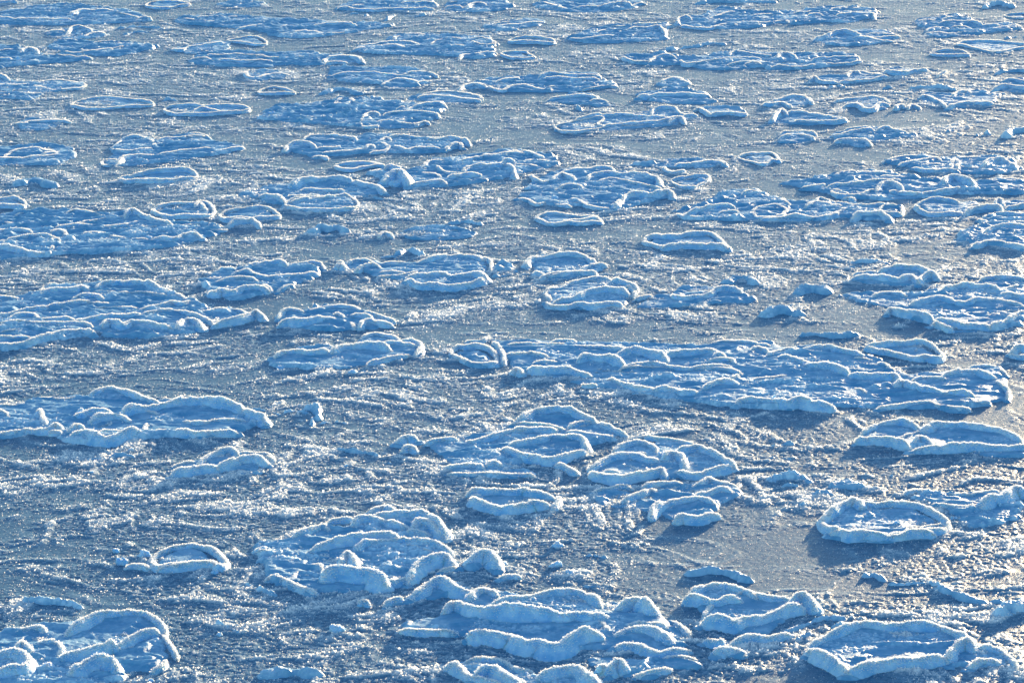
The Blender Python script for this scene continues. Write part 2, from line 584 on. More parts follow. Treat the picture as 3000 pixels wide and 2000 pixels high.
def build(name, label, zp, rough, lines):
    zp *= 0.006
    outline, pieces, crests, low = None, [], [], []
    for kind, h, w, text in lines:
        P = photo_points(text)
        if kind == 'O':
            outline = ground(P[:, 0], P[:, 1], 0.02)
            continue
        mound = kind == 'R' and (name == 'slush_mound' or h <= 6)
        h, w = h / 100.0 * H_SCALE, w / 100.0 * W_SCALE
        Q = ground(P[:, 0], P[:, 1], h * 0.93)
        if mound:
            low.append((smooth_line(Q, False, 0.06)[0], w * 1.3, h * 0.72))
        elif kind == 'L':
            c = Q[0].copy()
            V, q = lump(c, w, h)
            pieces.append(('snow_lump', V, q, V[rng.choice(len(V), int(len(V) * 0.25))]))
            a = np.linspace(0, 2 * math.pi, 9)
            crests.append((np.stack([c[0] + .3 * w * np.cos(a), c[1] + .3 * w * np.sin(a), 0 * a], -1), w * 0.9))
        else:
            V, q, C, fp = sweep(Q, h, w, kind == 'C')
            pieces.append(('rim' if kind == 'C' else 'ridge', V, q, fp))
            crests.append((C, w * 0.7 + 0.045))
            if kind == 'C' and outline is None:
                outline = Q
    V, q, frost = plate(outline, crests, zp, rough, low)
    s = texel(V)
    pk = rng.random(len(V)) < s * s * 1.95 * PLATE_FROST * np.clip(frost - 0.22, 0, 1) * (V[:, 2] > 0)
    fp = V[pk] + rng.normal(0, 0.003, (int(pk.sum()), 3))
    org = np.array([V[:, 0].mean(), V[:, 1].mean(), 0.0])
    if pieces:
        root = bpy.data.objects.new(name, None)
        col.objects.link(root)
        root.location = org
        root.empty_display_size = 0.1
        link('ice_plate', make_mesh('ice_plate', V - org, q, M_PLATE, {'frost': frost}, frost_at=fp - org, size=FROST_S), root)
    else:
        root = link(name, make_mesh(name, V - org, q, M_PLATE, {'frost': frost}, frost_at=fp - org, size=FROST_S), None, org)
    root['label'] = label
    root['category'], root['group'] = KINDS[name]
    for nm, V, q, fp in pieces:
        link(nm, make_mesh(nm, V - org, q, M_RIDGE, frost_at=fp - org, size=FROST_S), root)
    return root


def read_survey(text):
    cur = None
    for ln in text.strip().splitlines():
        ln = ln.strip()
        if not ln or ln[0] == '#':
            continue
        if ln[0] == '@':
            if cur:
                build(*cur)
            nm, zp, rough, label = [t.strip() for t in ln[1:].split('|')]
            cur = (nm, label, float(zp), float(rough), [])
        else:
            head, rest = ln.split(' ', 1)
            k, nums = head[0], head[1:]
            if k == 'O':
                cur[4].append(('O', 0, 0, rest))
            else:
                v = [float(t) for t in nums.split(',')]
                h = v[0]
                w = v[1] if len(v) > 1 else h * 0.78
                cur[4].append((k, h, w, rest))
    if cur:
        build(*cur)

SURVEY = '''
# ---- far rows
@ice_floe|3|0.7|small blue floe cut off by the top left corner of the photo
O 0a -80,-20 60,-25 170,5 150,28 0,40 -80,35
R9 0a -60,20 20,12 90,8 150,14
@ice_floe|4|1.0|broad ridged floe just below the top left corner, ending in a hooked right tip
O 0a -60,120 0,90 250,45 600,25 900,55 1150,90 1310,160 1200,190 900,205 500,215 200,215 -60,200
R9 0a -40,140 30,155 150,160 300,160 470,165 620,160
R10,9 0a 600,120 700,85 820,78 940,80 1030,100
R7 0a 960,115 1060,120 1140,140 1200,150
R9,8 0a 1170,160 1220,145 1270,145 1300,165
R5 0a 240,60 330,48 380,62
R5 0a 560,55 650,38 720,55
R6 0a 30,135 150,115 280,125 390,145
@ice_pancake|3|0.4|flat oval pancake at the top edge, left of the long low floe
C6 0a 1260,45 1330,62 1440,68 1520,50 1640,35 1560,15 1400,8 1290,20
R6 0a 1560,52 1680,35 1820,50
@ice_floe|3|0.8|thin two-ridged floe on the top edge with a small knob at its right end
O 0a 1840,30 1950,5 2150,0 2300,25 2280,50 2100,62 1920,55
R5 0a 1960,15 2050,12 2140,25
R6 0a 1900,40 2050,45 2200,30
L7,6 0a 2280,28
@ice_floe|4|1.0|long low floe with three broken blue ridges, left of the top centre
O 0a 1480,165 1650,135 2000,125 0b 120,150 500,170 850,190 1100,200 1220,215 1000,255 780,290 500,320 300,325 100,300 0a 2250,270 2000,240 1700,215 1540,195
R8 0a 1560,155 1640,160 1760,170 1900,180 2010,195
R7 0a 1690,150 1850,142 2060,140
R9 0a 2040,240 2130,225 2240,210 2352,205
R9 0b 180,265 240,280 300,275 400,262 500,265 580,285
R7 0b 580,290 660,285 740,280 780,270
R10,9 0b 490,215 600,205 680,205 760,200 870,215
R8 0b 190,235 260,212 330,215
R6 0b 130,180 220,172 320,180
R6 0b 330,240 460,232 540,240
@ice_floe|3|0.8|small peaked floe with a bright split at its crest, near the top left
O 0a 370,290 420,262 560,240 680,222 800,245 950,285 930,310 800,328 600,325 420,310
R8 0a 385,270 480,258 570,262
R11 0a 575,275 610,245 680,228 740,235 790,262
R8 0a 720,305 790,280 870,275 920,290
@ice_floe|4|1.0|rough oval floe with a deep blue basin directly below the small peaked floe
O 0a 380,390 450,350 560,325 720,335 850,345 1000,345 1200,370 1390,400 1250,440 1050,480 850,480 650,465 520,440 420,420
R9 0a 460,345 560,332 670,338
C6 0a 700,430 740,395 830,365 950,355 1030,370 1060,395 960,415 850,428 760,440
R7 0a 540,440 640,455 760,445 860,430 980,425
R6 0a 1100,410 1220,392 1300,405
@slush_mound|2|0.6|faint blue mound right of the small peaked floe, upper left
R6,9 0a 1040,235 1160,222 1290,225 1400,240
R6,9 0a 1080,285 1180,265 1300,270
@ice_floe|4|1.0|left edge floe carrying a sunlit white snow block, upper left
O 0a -60,390 100,380 220,405 300,420 420,460 650,480 830,495 700,525 400,545 150,560 -60,580
R8 0a -40,440 60,425 160,425
R12,10 0a 170,440 230,410 290,415 320,440
R8 0a -40,510 40,500 110,505
L12,11 0a 165,490
R7 0a 360,465 480,475 640,490 790,495
R5 0a -40,470 60,460 130,455
@ice_floe|3|0.8|left edge floe with one neat oval pan and a knobbly front, upper left
O 0a -60,620 60,650 200,700 330,690 550,675 740,720 760,745 650,770 480,790 360,830 280,860 100,850 -60,840
R9 0a -50,640 30,650 90,690
C7 0a 300,725 380,690 520,680 640,695 740,720 690,750 620,755 480,765 380,745
R7 0a -40,715 60,725 160,720 240,710
R6 0a 40,800 130,795 240,820
L8,8 0a 245,825
@ice_pancake|2|0.35|lone oval pancake with an even rim all round, upper left
C7,6 0a 620,900 660,870 780,840 920,830 1080,840 1240,860 1320,890 1260,905 1100,910 900,925 760,930 680,915
@ice_pancake|2|0.35|long oval pancake with a front rim notched in the middle, right of the even-rimmed one
C8,6.5 0a 1410,935 1470,905 1620,895 1800,905 1950,900 2090,910 2150,935 2060,955 1900,965 1750,975 1560,975 1460,965
R8 0a 1650,965 1740,935 1850,945 1910,965
@ice_pancake|3|0.5|half shell pancake with one long straight front ridge, near the left edge
O 0a 110,1060 200,1020 400,1008 600,1030 650,1045 520,1085 350,1120 200,1115
R9,8 0a 130,1045 220,1050 240,1038 380,1035 540,1030 620,1040
R5 0a 190,1025 350,1012 520,1015
@slush_mound|2|0.6|small dark mound just above the notch-rimmed oval pancake
R6,9 0a 1400,860 1460,840 1520,855
@ice_floe|3|0.8|small floe with a round left pan and a long blue front, left of top centre
O 0a 2080,640 2130,605 0b 40,590 200,600 340,640 300,670 100,690 0,700 0a 2200,690 2120,665
R8 0a 2110,615 2130,650 2170,658 0b 30,655 120,625 220,622 300,640
@ice_floe|3|0.7|wedge of blue ice with one rising ridge, behind a wide many-ridged floe upper left
O 0a 1460,410 1600,390 1800,350 1960,345 2010,400 1900,440 1700,460 1520,440
R11,9 0a 1480,405 1560,415 1640,390 1740,380 1850,368 1940,355
@ice_floe|4|1.0|wide many-ridged floe left of top centre ending in a rounded curl
O 0a 1600,510 1750,450 2000,430 2200,430 0b 50,460 200,440 450,430 600,470 750,465 880,490 920,525 800,550 550,560 200,560 0a 2352,575 2000,570 1750,560 1620,540
R8 0a 1640,505 1760,495 1850,520
R8 0a 1880,515 2000,520 2100,528 2240,520 2352,525
R7 0a 1780,470 1900,480 2050,465 2200,475 2300,490
R7 0b 0,480 40,475 120,495 250,492 420,490
R11 0b 560,520 640,490 720,475 800,480 880,495 920,525
R8 0b 590,545 700,530 800,540
R6 0b 60,460 200,455 350,462
@ice_pancake|2|0.35|thin low pancake ring touching the wedge of blue ice on its right
C6 0a 1960,345 2060,322 2180,310 2260,330 2300,370 2200,380 2080,360
@ice_floe|4|0.9|floe cut by the top edge near the centre with one straight blue front
O 0b 660,75 720,40 800,10 950,-25 1450,-25 1580,30 1580,70 1400,90 1100,95 850,95
R9 0b 700,65 780,55 860,75 1000,80 1200,72 1400,72 1540,65
R8 0b 800,45 950,30 1080,40
R9 0b 1220,25 1380,12 1500,15 1560,40
@ice_floe|4|0.9|lumpy floe at the top edge split by a narrow gap from the straight-fronted one
O 0b 1600,60 1650,10 1800,-20 2050,-20 2200,20 2250,60 2100,90 1850,105 1680,95
R9 0b 1620,60 1720,48 1780,60
R10 0b 1820,55 1880,22 1940,20 1990,45
R7 0b 1660,20 1800,5 1900,8
R6 0b 2000,45 2120,40 2210,50
@slush_mound|3|0.7|pair of small mounds in the slush in front of the straight-fronted top floe
R6,7 0b 820,110 870,106 920,110
R6,7 0b 940,128 1000,110 1060,107
R8,8 0b 1110,165 1190,120 1290,117 1380,125 1450,117
@ice_floe|4|1.0|large heaped floe near the top centre with a wedge-shaped left end
O 0b 830,425 900,380 1070,345 1200,300 1400,280 1700,300 2000,305 2070,360 2090,450 2080,480 1850,500 1500,470 1150,465 950,455
R10 0b 840,418 940,400 1060,390 1200,380 1280,405
R9 0b 1180,325 1270,290 1400,285 1470,300
R9 0b 890,385 1000,370 1180,345 1320,350 1410,370
R7 0b 1500,375 1560,345 1700,325 1780,340
C7 0b 1840,330 1950,320 2040,345 2060,375 1960,385 1880,360
R9,9 0b 1750,490 1800,460 1900,455 1990,440 2080,445
R6 0b 1300,405 1500,395 1700,400 1900,390
R8 0b 1640,395 1720,385 1800,388
@ice_pancake|3|0.4|flat pancake with a thick right lip, right of the large heaped floe
C8 0c -30,345 30,320 150,308 300,322 370,345 340,365 200,355 60,355
@ice_pancake|2|0.3|thin crescent pancake off the lower right end of the large heaped floe
C6 0b 2110,460 2200,440 2330,445 0c 150,462 205,490 120,500 40,495 0b 2200,495
@ice_floe|4|0.9|pale wedge floe between the two lumpy floes right of the top centre
O 0b 1930,230 2020,195 2200,170 0c 100,150 250,155 320,190 200,230 50,250 0b 2180,270 2050,255
R9 0b 2010,225 2120,210 2250,205 0c 140,190 230,180 280,175
R7 0b 2030,205 2200,185 0c 100,165
R8 0b 2090,248 2180,238 2260,245
@ice_floe|4|0.8|long smooth-backed floe with a gleaming left tip, upper centre
O 0b 590,600 640,570 900,570 1200,575 1450,600 1570,640 1550,665 1480,690 1450,735 1250,755 1100,750 1050,720 800,710 650,680
R9 0b 635,650 720,640 860,625 1000,620 1130,638 1250,640 1330,620 1420,610 1520,625 1565,650
R6 0b 590,582 700,575 900,590
R9 0b 1080,720 1160,685 1250,678 1330,690 1400,705 1490,690
R5 0b 1000,600 1200,588 1400,598
L6,7 0b 640,650
@ice_pancake|2|0.3|tiny oval pancake alone in glittering slush, below the small floe with a round pan
C6,5 0b 20,785 80,755 180,745 280,770 340,795 240,800 120,805 50,800
@ice_pancake|3|0.4|tongue-shaped pancake with a straight front and squared right end, upper centre
O 0b 1250,850 1400,800 1600,772 1800,785 1950,830 1950,870 1800,885 1500,870 1300,865
R8 0b 1390,832 1500,815 1640,818 1750,835 1880,850 1935,862
R7 0b 1430,802 1600,775 1780,790 1920,820 1955,850
R6 0b 1260,835 1330,825 1400,832
@ice_floe|4|1.2|wide jumbled floe of broken slabs with a pale upturned front pan, upper centre left
O 0a 2180,1010 0b 40,960 150,900 400,890 680,850 760,830 900,845 1050,840 1300,880 1600,870 1660,920 1580,1000 1500,1060 1450,1090 1200,1105 950,1100 700,1085 300,1050 50,1030
R9 0b 680,885 740,845 800,845 860,880 970,890
R8 0b 650,900 720,885 800,910
R10 0b 1300,930 1380,900 1480,880 1580,875 1640,905
R9 0b 890,1050 940,1085 1060,1070
R9 0b 910,1040 940,990 1010,965 1070,985
R7 0b 1040,1045 1150,1040 1300,1060 1420,1055
R9 0b 1090,980 1200,965 1400,960 1540,975 1580,1000
R7 0b 1370,1075 1450,1045 1500,1060
R6 0b 350,940 450,920 560,915
R6 0b 380,1060 520,1030 640,1020
R6 0b 700,1000 820,975 870,930
L9,9 0b 130,955
R8 0b 1200,940 1250,925 1290,930
R6 0b 820,842 920,830 1040,850
@slush_mound|2|0.5|flat dark mound above the wide jumbled floe, right of the tiny oval pancake
R6,14 0b 570,795 680,765 780,762 880,795
@ice_floe|4|1.0|broad low floe with a domed left pan, right of the long smooth-backed floe
O 0b 1740,760 1850,705 1950,680 2150,660 0c 150,650 300,620 450,620 700,630 800,660 920,720 900,750 750,765 500,785 300,790 50,790 0b 2100,780 2000,770
R10 0b 1740,765 1800,730 1890,715 1990,740
R7 0b 1910,690 1980,688 2050,700
R9 0b 2060,700 2130,680 2250,665 0c 60,655
R10 0c 0,730 90,725 200,745 300,755
R8 0b 2000,735 2060,760 2130,770 2200,740 2300,730
R10 0c 230,660 330,625 420,630 520,645 700,640 780,665
R10 0c 250,675 400,665 520,685 660,675 760,680
R8 0c 600,760 720,740 830,730 920,735
R7 0c 290,745 340,738 390,740
@ice_floe|4|0.9|floe at the top edge right of centre with a thick blue hump in front
O 0c 160,50 280,-10 500,-25 1000,-20 1150,20 1130,50 1000,80 700,105 400,95
R10 0c 560,55 650,45 760,50 860,30 960,18 1030,45
R8 0c 1030,45 1100,20 1150,25
R8 0c 240,0 340,30 430,60 490,75
R6 0c 180,35 230,22 280,15
R6 0c 500,15 640,5 760,8
@slush_mound|3|0.7|long shaded mound on the top edge right of the thick-humped floe
R7,13 0c 1600,25 1720,5 1860,8 2000,12
R6,13 0c 1950,15 2100,8 0d 200,8
@ice_floe|4|1.0|floe with a snow cap at its right end, left of the long pale floe
O 0c 440,330 520,290 660,240 850,215 1050,200 1300,195 1390,220 1330,290 1380,330 1200,350 900,365 650,365 520,350
R10,9 0c 490,315 560,325 680,315 800,295 890,300
R9 0c 720,275 800,250 890,250 970,280
R10 0c 990,260 1080,235 1180,235 1270,225 1320,280
R7 0c 830,225 1000,225 1080,205 1300,200
L9,10 0c 1280,240
R7 0c 1310,235 1350,222 1390,215
R6 0c 900,320 1100,310 1300,315
@ice_floe|4|1.0|long pale floe with a curled left rim, upper right of the photo
O 0c 1400,190 1450,150 1600,125 1750,60 1900,60 0d 100,90 350,90 600,60 800,50 980,60 1110,90 1060,150 850,190 650,190 400,210 250,200 50,240 0c 2000,245 1800,250 1600,240 1480,220
R11 0c 1420,195 1440,155 1490,140 1550,160
R9 0c 1460,210 1560,225 1700,235 1800,205 1900,200 1940,215
R8 0c 1950,210 2050,190 0d 150,185 290,170 320,185
R8 0c 1700,150 1850,100 1930,95
R8 0c 2010,145 2120,120 2270,115
R9 0d 360,110 450,95 560,95
R9 0d 490,130 560,115 620,125
C6 0d 340,145 400,140 480,155 400,165
R8 0d 680,70 780,58 900,60 980,65 1000,95
R10 0d 730,130 850,110 920,115 1040,115 1065,145
R8 0d 1000,95 1060,86 1110,90
R6 0c 1750,65 1820,62 1900,70
R6 0d 350,195 500,180 700,175 780,180
@slush_mound|2|0.5|thin blue mound in the slush beneath the long pale floe, upper right
R7,11 0c 1350,415 1480,400 1600,385 1700,365 1820,370
@ice_floe|4|1.0|very long ridged floe with a rounded right end, upper right below the long pale one
O 0c 930,495 1000,475 1150,465 1320,460 1420,480 1600,470 1850,440 2000,440 0d 100,440 300,445 480,460 700,450 900,465 970,520 900,545 700,570 550,590 300,600 100,590 0c 2150,580 1900,600 1650,590 1450,560 1200,560 1000,545
R8 0c 950,490 1020,520 1120,530 1200,520
R10 0c 1170,530 1240,490 1330,475 1410,490
R9 0c 1440,520 1500,550 1600,535 1700,515 1860,500 2000,495 2150,500
R9 0c 1860,545 1980,530 2100,530 2150,555
R8 0c 1860,470 1920,440 2000,450 2120,465 2240,470
R9 0d 160,575 260,560 400,575 560,555
R9 0d 520,520 620,500 760,490 900,490 930,505
R8 0d 590,540 750,545 880,535 960,515
R9 0d 220,490 270,455 330,460 390,490
R6 0c 980,475 1150,470 1320,462
R6 0d 200,530 350,520 490,545
R8 0d -60,555 20,535 90,555
@ice_floe|3|0.8|small domed floe below the left half of the very long ridged floe
O 0c 1220,720 1300,680 1450,660 1580,710 1500,745 1300,750
R9,10 0c 1280,700 1340,675 1420,668 1480,685 1540,710
R5 0c 1400,730 1460,722 1520,720
@ice_floe|4|0.7|smooth floe with one wide unbroken blue front, under the small domed floe
O 0c 1040,810 1200,775 1450,750 1600,790 1720,800 1650,840 1800,870 1700,890 1400,890 1200,870
R12,11 0c 1080,825 1180,815 1280,800 1400,795 1540,800 1600,805 1700,800
R6 0c 1060,800 1250,785 1450,765 1580,785
R5 0c 1550,870 1620,862 1700,860
@ice_floe|3|0.7|low lens-shaped floe left of the smooth wide-fronted floe, upper centre right
O 0c 280,860 350,825 500,790 650,790 760,820 850,880 950,900 800,915 600,905 400,880
R9,9 0c 310,845 420,825 560,818 680,825 740,840
R5 0c 500,797 620,790 740,815
R7 0c 670,865 760,855 830,870
@slush_mound|3|0.7|small two-step mound above the left end of the long narrow pancake
R8 0c 390,935 480,895 560,910 620,945
R5 0c 360,975 440,955 560,970
@ice_floe|3|0.5|long narrow floe with an oval pool at its left end, upper centre right
O 0c 360,1090 420,1040 560,1020 760,985 1000,975 1200,930 1380,920 1450,960 1600,985 1580,1010 1480,1060 1300,1085 1000,1110 760,1130 560,1150 420,1140
C8 0c 370,1085 430,1060 520,1040 700,1010 790,1015 740,1060 800,1085 700,1105 560,1125 440,1120
R8 0c 790,1085 900,1065 1040,1055 1200,1050 1330,1030 1400,1015
R9 0c 540,1025 680,995 800,988 960,980 1100,990 1240,1000 1380,1005
R11 0c 1350,1040 1400,1010 1450,1005 1490,1040
R8 0c 1190,975 1240,935 1310,925 1400,930 1440,965 1500,985
R7 0c 1470,1000 1540,986 1600,1000
@ice_pancake|2|0.3|small pancake with a fat left rim just right of the long narrow floe
O 0c 1560,935 1640,910 1950,910 2035,960 1990,990 1850,990 1700,985
R10 0c 1570,930 1610,920 1660,945 1710,975
R9 0c 1710,975 1850,965 1990,975 2030,965
R6 0c 1660,915 1800,910 1950,915 2020,955
@ice_floe|4|0.7|dark smooth-faced dome of ice between two long floes, upper right
O 0d 540,340 650,290 750,255 950,245 1150,260 1290,300 1290,330 1200,350 1050,385 850,390 650,385
R13,12 0d 560,325 660,295 720,270 800,262 880,275 960,300
R9 0d 860,320 1000,320 1120,340 1240,345
C7 0d 990,300 1100,290 1220,295 1280,315 1150,325 1050,320
R5 0d 1000,262 1100,258 1200,265
@ice_floe|4|1.0|stepped floe of four stacked ridges near the top right corner
O 0d 1380,190 1440,150 1600,140 1750,115 1880,140 2000,200 2200,205 2320,220 2330,250 2150,270 1900,300 1650,320 1490,305 1500,255
R8 0d 1430,175 1520,165 1600,175
R8 0d 1640,160 1740,140 1850,140
R10 0d 1620,195 1720,180 1840,182 1960,190 2000,215 2150,215
R9 0d 1510,265 1570,230 1660,230 1710,250
R8 0d 1500,280 1620,270 1730,285 1850,265 1950,260
R9 0d 2080,245 2180,225 2280,210 2330,235
R7 0d 1720,225 1820,228 1900,245
@slush_mound|4|0.6|rounded blue mound in the top right corner of the photo
R11,12 0d 2010,45 2080,20 2160,14 2250,37
R5 0d 2100,65 2150,56 2200,55
@ice_pancake|2|0.3|sliver of a pancake at the right edge, in the top right corner
C5 0d 2180,130 2260,115 2370,115 2370,150 2260,150
@ice_pancake|3|0.35|broad pancake with a long thin rim cut by the right edge, upper right
C9,7 0d 1780,370 1820,350 1880,345 2000,342 2200,350 2360,370 2352,395 2260,408 2130,435 1980,412 1870,385
@slush_mound|2|0.5|low grey mound at the right edge, just above the broad thin-rimmed pancake
R6,8 0d 2200,315 2280,305 2400,310
@ice_pancake|2|0.4|very small pancake left of the broad thin-rimmed pancake, upper right
C6,5 0d 1545,455 1640,430 1800,430 1885,465 1830,470 1700,475 1600,470
@ice_pancake|3|0.5|pancake with a snow knob on its back rim, upper right
O 0d 500,690 560,655 800,640 880,595 1050,620 1210,655 1180,685 950,710 700,718 560,710
R10 0d 515,680 545,658 590,690 680,695 760,700
R9 0d 760,700 900,690 1050,675 1120,655 1200,655
R10 0d 820,645 880,605 940,620
R6 0d 560,655 700,650 820,655
R7 0d 900,600 1040,625 1180,650
@ice_pancake|2|0.3|boat-shaped pancake with a high right end, upper right
O 0d 1140,590 1300,570 1540,590 1550,610 1440,635 1280,650 1200,625
R10 0d 1160,595 1230,620 1320,625 1420,600 1530,590
R5 0d 1200,585 1350,570 1480,585
@snow_chunk|1|0.4|slanting snow chunk right of the boat-shaped pancake
R8,7 0d 1600,650 1650,620 1690,605
@slush_mound|3|0.6|flat blue mound touching the right edge above a two-ridged floe, upper right
R7,10 0d 2110,620 2200,600 2380,600
@ice_floe|3|0.8|two-ridged floe cut by the right edge, upper right
O 0d 2040,760 2150,730 2180,680 2300,675 2400,690 2400,800 2200,790
R9 0d 2170,695 2220,680 2310,690 2380,705
R10 0d 2080,765 2200,730 2300,745 2400,755
@ice_floe|3|0.6|floe with a sharp V-shaped front rim open to a blue basin, upper right
O 0d 1420,850 1450,800 1550,790 1750,800 1900,770 2100,790 2190,800 2100,890 2000,920 1750,930 1600,900 1480,880
R11,9 0d 1450,825 1510,810 1580,840 1650,870 1690,905
R11,9 0d 1690,912 1800,880 1900,868 2000,875 2090,875
R10 0d 1730,820 1800,780 1860,770 1890,795
R7 0d 1520,800 1640,795 1720,805
L10,10 0d 2000,780
R7 0d 2040,810 2120,790 2190,795
@slush_mound|3|0.5|straight dark mound right behind the V-fronted floe
R9,9 0d 1390,745 1500,738 1640,738 1760,755
@ice_pancake|3|0.4|saddle-rimmed pancake with a dip in its front rim, left of the V-fronted floe
O 0d 710,870 800,835 950,825 1090,825 1180,845 1220,895 1190,930 1060,950 900,920 780,890
R10 0d 800,895 920,892 980,930 1050,930 1120,890 1200,890
R8 0d 715,865 830,840 950,835 1060,825 1150,840 1200,880
R6 0d 860,870 930,855 1000,850
@snow_chunk|2|0.6|pair of snow chunks between the saddle-rimmed pancake and the V-fronted floe
R10 0d 1240,925 1290,895 1330,910
R9 0d 1350,920 1390,890 1460,916
@ice_pancake|3|0.4|rounded pancake with a smooth arched back rim, right of the small fat-rimmed one
O 0d 80,890 200,850 380,815 500,840 535,885 480,910 350,930 200,920
R10 0d 100,880 180,890 250,870 310,890 350,910
R9 0d 190,855 300,830 400,818 490,840 530,880
@ice_floe|4|0.6|long floe with a pointed peak at its left end, below the rounded arched pancake
O 0d 150,1030 230,970 300,945 500,955 750,1000 840,1020 820,1050 600,1070 350,1070 200,1060
R16,9 0d 170,1010 220,970 265,930 310,960
R11 0d 290,960 400,950 500,960 600,980 700,1000 790,1020
R9 0d 370,1030 500,1035 620,1040 740,1040 830,1020
@slush_mound|3|0.7|double mound behind the saddle-rimmed pancake, upper right
R7 0d 1090,765 1200,740 1300,765
R6 0d 1050,795 1180,785 1290,790
@slush_mound|2|0.5|small mound below the snow-knobbed pancake, upper right
R6,8 0d 680,745 760,730 820,745
# ---- second row
@ice_floe|3|0.7|oval floe with a pan inside a second wide collar, cut by the left edge
O 1a -60,225 100,218 300,208 550,213 645,258 658,310 600,352 450,387 200,388 -60,388
C7 1a 100,268 200,243 330,237 400,257 500,282 430,302 300,317 150,330 40,320
R8 1a -60,332 60,327 200,322 350,302 420,282 500,277
R6 1a 150,222 300,212 480,210 590,222 645,275 600,342 480,372
@ice_floe|4|1.0|long floe with a deep round ice hole at its upper left
O 1a 870,360 920,320 930,240 1000,190 1080,140 1200,135 1330,160 1500,130 1680,110 1800,140 1950,190 2120,225 2080,250 1950,290 1700,330 1450,370 1200,390 950,400
C10,8 1a 960,228 1020,185 1060,150 1150,135 1250,150 1330,182 1310,232 1200,250 1100,257 1010,248
C6 1a 880,365 900,340 1000,335 990,362 960,385 900,385
R11,10 1a 1000,370 1060,325 1150,300 1250,290 1350,300
R9 1a 1350,300 1450,280 1600,255 1750,240 1850,240
R8 1a 1370,160 1480,155 1580,150 1620,135 1720,145 1780,150
C6 1a 1600,137 1690,120 1790,142 1700,160
R8 1a 1750,290 1900,260 2050,235 2110,230
L9,9 1a 1545,258
R6 1a 1150,270 1300,240 1450,235
R6 1a 1340,200 1440,170 1530,180
@ice_pancake|3|0.3|long bowl-shaped pancake with a turned-up right end, below the floe with the ice hole
C9,7 1a 1040,500 1110,480 1200,455 1320,435 1480,425 1620,425 1690,465 1670,490 1560,502 1450,520 1300,525 1180,517 1100,522
@slush_mound|3|0.5|faint smooth mound left of the long bowl-shaped pancake
R8,14 1a 160,540 260,512 350,517 440,553
@ice_pancake|3|0.3|half pancake cut by the left edge, above the huge jumbled floe
C8,7 1a -60,690 60,670 150,670 215,710 190,737 80,732 -60,727
@ice_pancake|3|0.4|round pancake with a crumpled right rim, between the huge left floe and the bowl pancake
C9,7 1a 1310,770 1380,730 1500,705 1650,705 1720,698 1800,712 1840,770 1800,812 1650,822 1500,822 1400,807
R10 1a 1680,735 1720,703 1750,742 1780,772
R6 1a 1430,765 1560,785 1680,790
@ice_pancake|3|0.4|flat round pancake with a blue snow heap hanging off its lower left
C8,7 1a 1890,820 1950,780 2060,760 2200,748 1b 60,745 140,765 195,805 190,830 100,832 0,835 1a 2150,852 2030,852 1940,857
R11,11 1a 1960,905 2020,868 2110,858 2190,860 2235,905
@ice_floe|5|1.1|huge jumbled floe filling the left edge with a blue pool at its lower left
O 1a -60,850 100,800 180,785 400,775 620,780 900,810 1130,775 1250,810 1450,870 1700,885 1850,885 1960,935 1900,990 1760,1030 1600,1080 1300,1120 900,1150 500,1160 200,1185 -60,1200
R9 1a 130,820 200,795 330,790 450,795 550,820
R8 1a 0,862 80,887 250,887 400,887 520,867
R8 1a 550,815 650,790 780,800 900,830
R9 1a 640,890 750,865 900,840 1050,825 1130,782
R13,11 1a 1080,822 1130,780 1200,805 1290,830 1400,860 1480,890
R9 1a 480,912 650,897 850,902 1050,902 1180,872 1230,890
C7 1a 1080,940 1110,915 1250,915 1450,910 1600,905 1750,890 1850,885 1950,935 1860,945 1750,945 1700,975 1550,990 1350,990 1150,980
R12,10 1a 1290,1040 1370,1015 1500,1010 1580,980 1680,975 1750,1000
R8 1a 700,970 850,965 950,990 1100,1010 1280,1020
R12,13 1a -60,1080 60,1090 180,1110 280,1130 420,1130
R10 1a 30,1042 140,1017 270,990 380,987 470,1007 525,1037
R8 1a 470,1010 440,1060 460,1110
R9 1a -50,950 80,940 200,940 280,960
R9 1a 430,965 500,940 560,965 550,1000
L8,8 1a 1290,1002
R8 1a -50,1040 50,1030 170,1000
R6 1a 1720,957 1830,942 1920,942
L10,9 1a 600,865
L7,6 1a 200,845
@ice_floe|4|0.9|floe of two pans joined side by side, the right one a long smooth basin
O 1b 240,250 300,205 400,165 550,125 800,125 1000,120 1150,125 1400,150 1700,150 1830,180 1850,210 1780,240 1650,270 1400,290 1150,280 900,290 700,310 480,320 350,290
R12,10 1b 250,250 310,200 400,190 470,200 520,225
R9 1b 395,175 470,140 600,128 740,135 830,145 870,170
R7 1b 520,235 650,235 740,225
R8 1b 560,280 700,270 820,265 920,245
R9 1b 930,240 990,215 1020,230
R8 1b 1080,190 1140,230 1100,260 980,275
R10 1b 1130,150 1250,130 1400,145 1550,160 1680,150 1790,165 1840,200
R10,9 1b 1180,210 1250,230 1300,250 1370,230 1480,235 1600,240
R10 1b 1620,245 1700,205 1760,195 1780,225
R9 1b 1060,185 1120,150 1160,175
R6 1b 640,205 720,195 800,195
R6 1b 820,205 890,192 950,190
R7 1b 480,315 560,310 620,330
@ice_pancake|2|0.3|small pale pancake wedged between the two-pan floe and the snow-mounded floe
C8,6 1b 685,387 780,367 900,357 1050,372 1100,387 1020,382 900,402 820,422 730,412
@ice_floe|4|1.0|long floe with a big rounded snow mound at its left end, upper centre
O 1b 960,455 1080,410 1130,395 1300,430 1450,350 1650,330 1800,300 2000,270 2250,255 1c 150,270 350,300 440,340 400,400 250,430 50,475 1b 2230,480 2050,520 1850,555 1600,580 1350,580 1150,570 1060,530
R17,16 1b 1080,515 1150,465 1220,445 1280,470 1330,535
L14,15 1b 1200,520
R11 1b 1100,410 1150,395 1220,415 1280,440
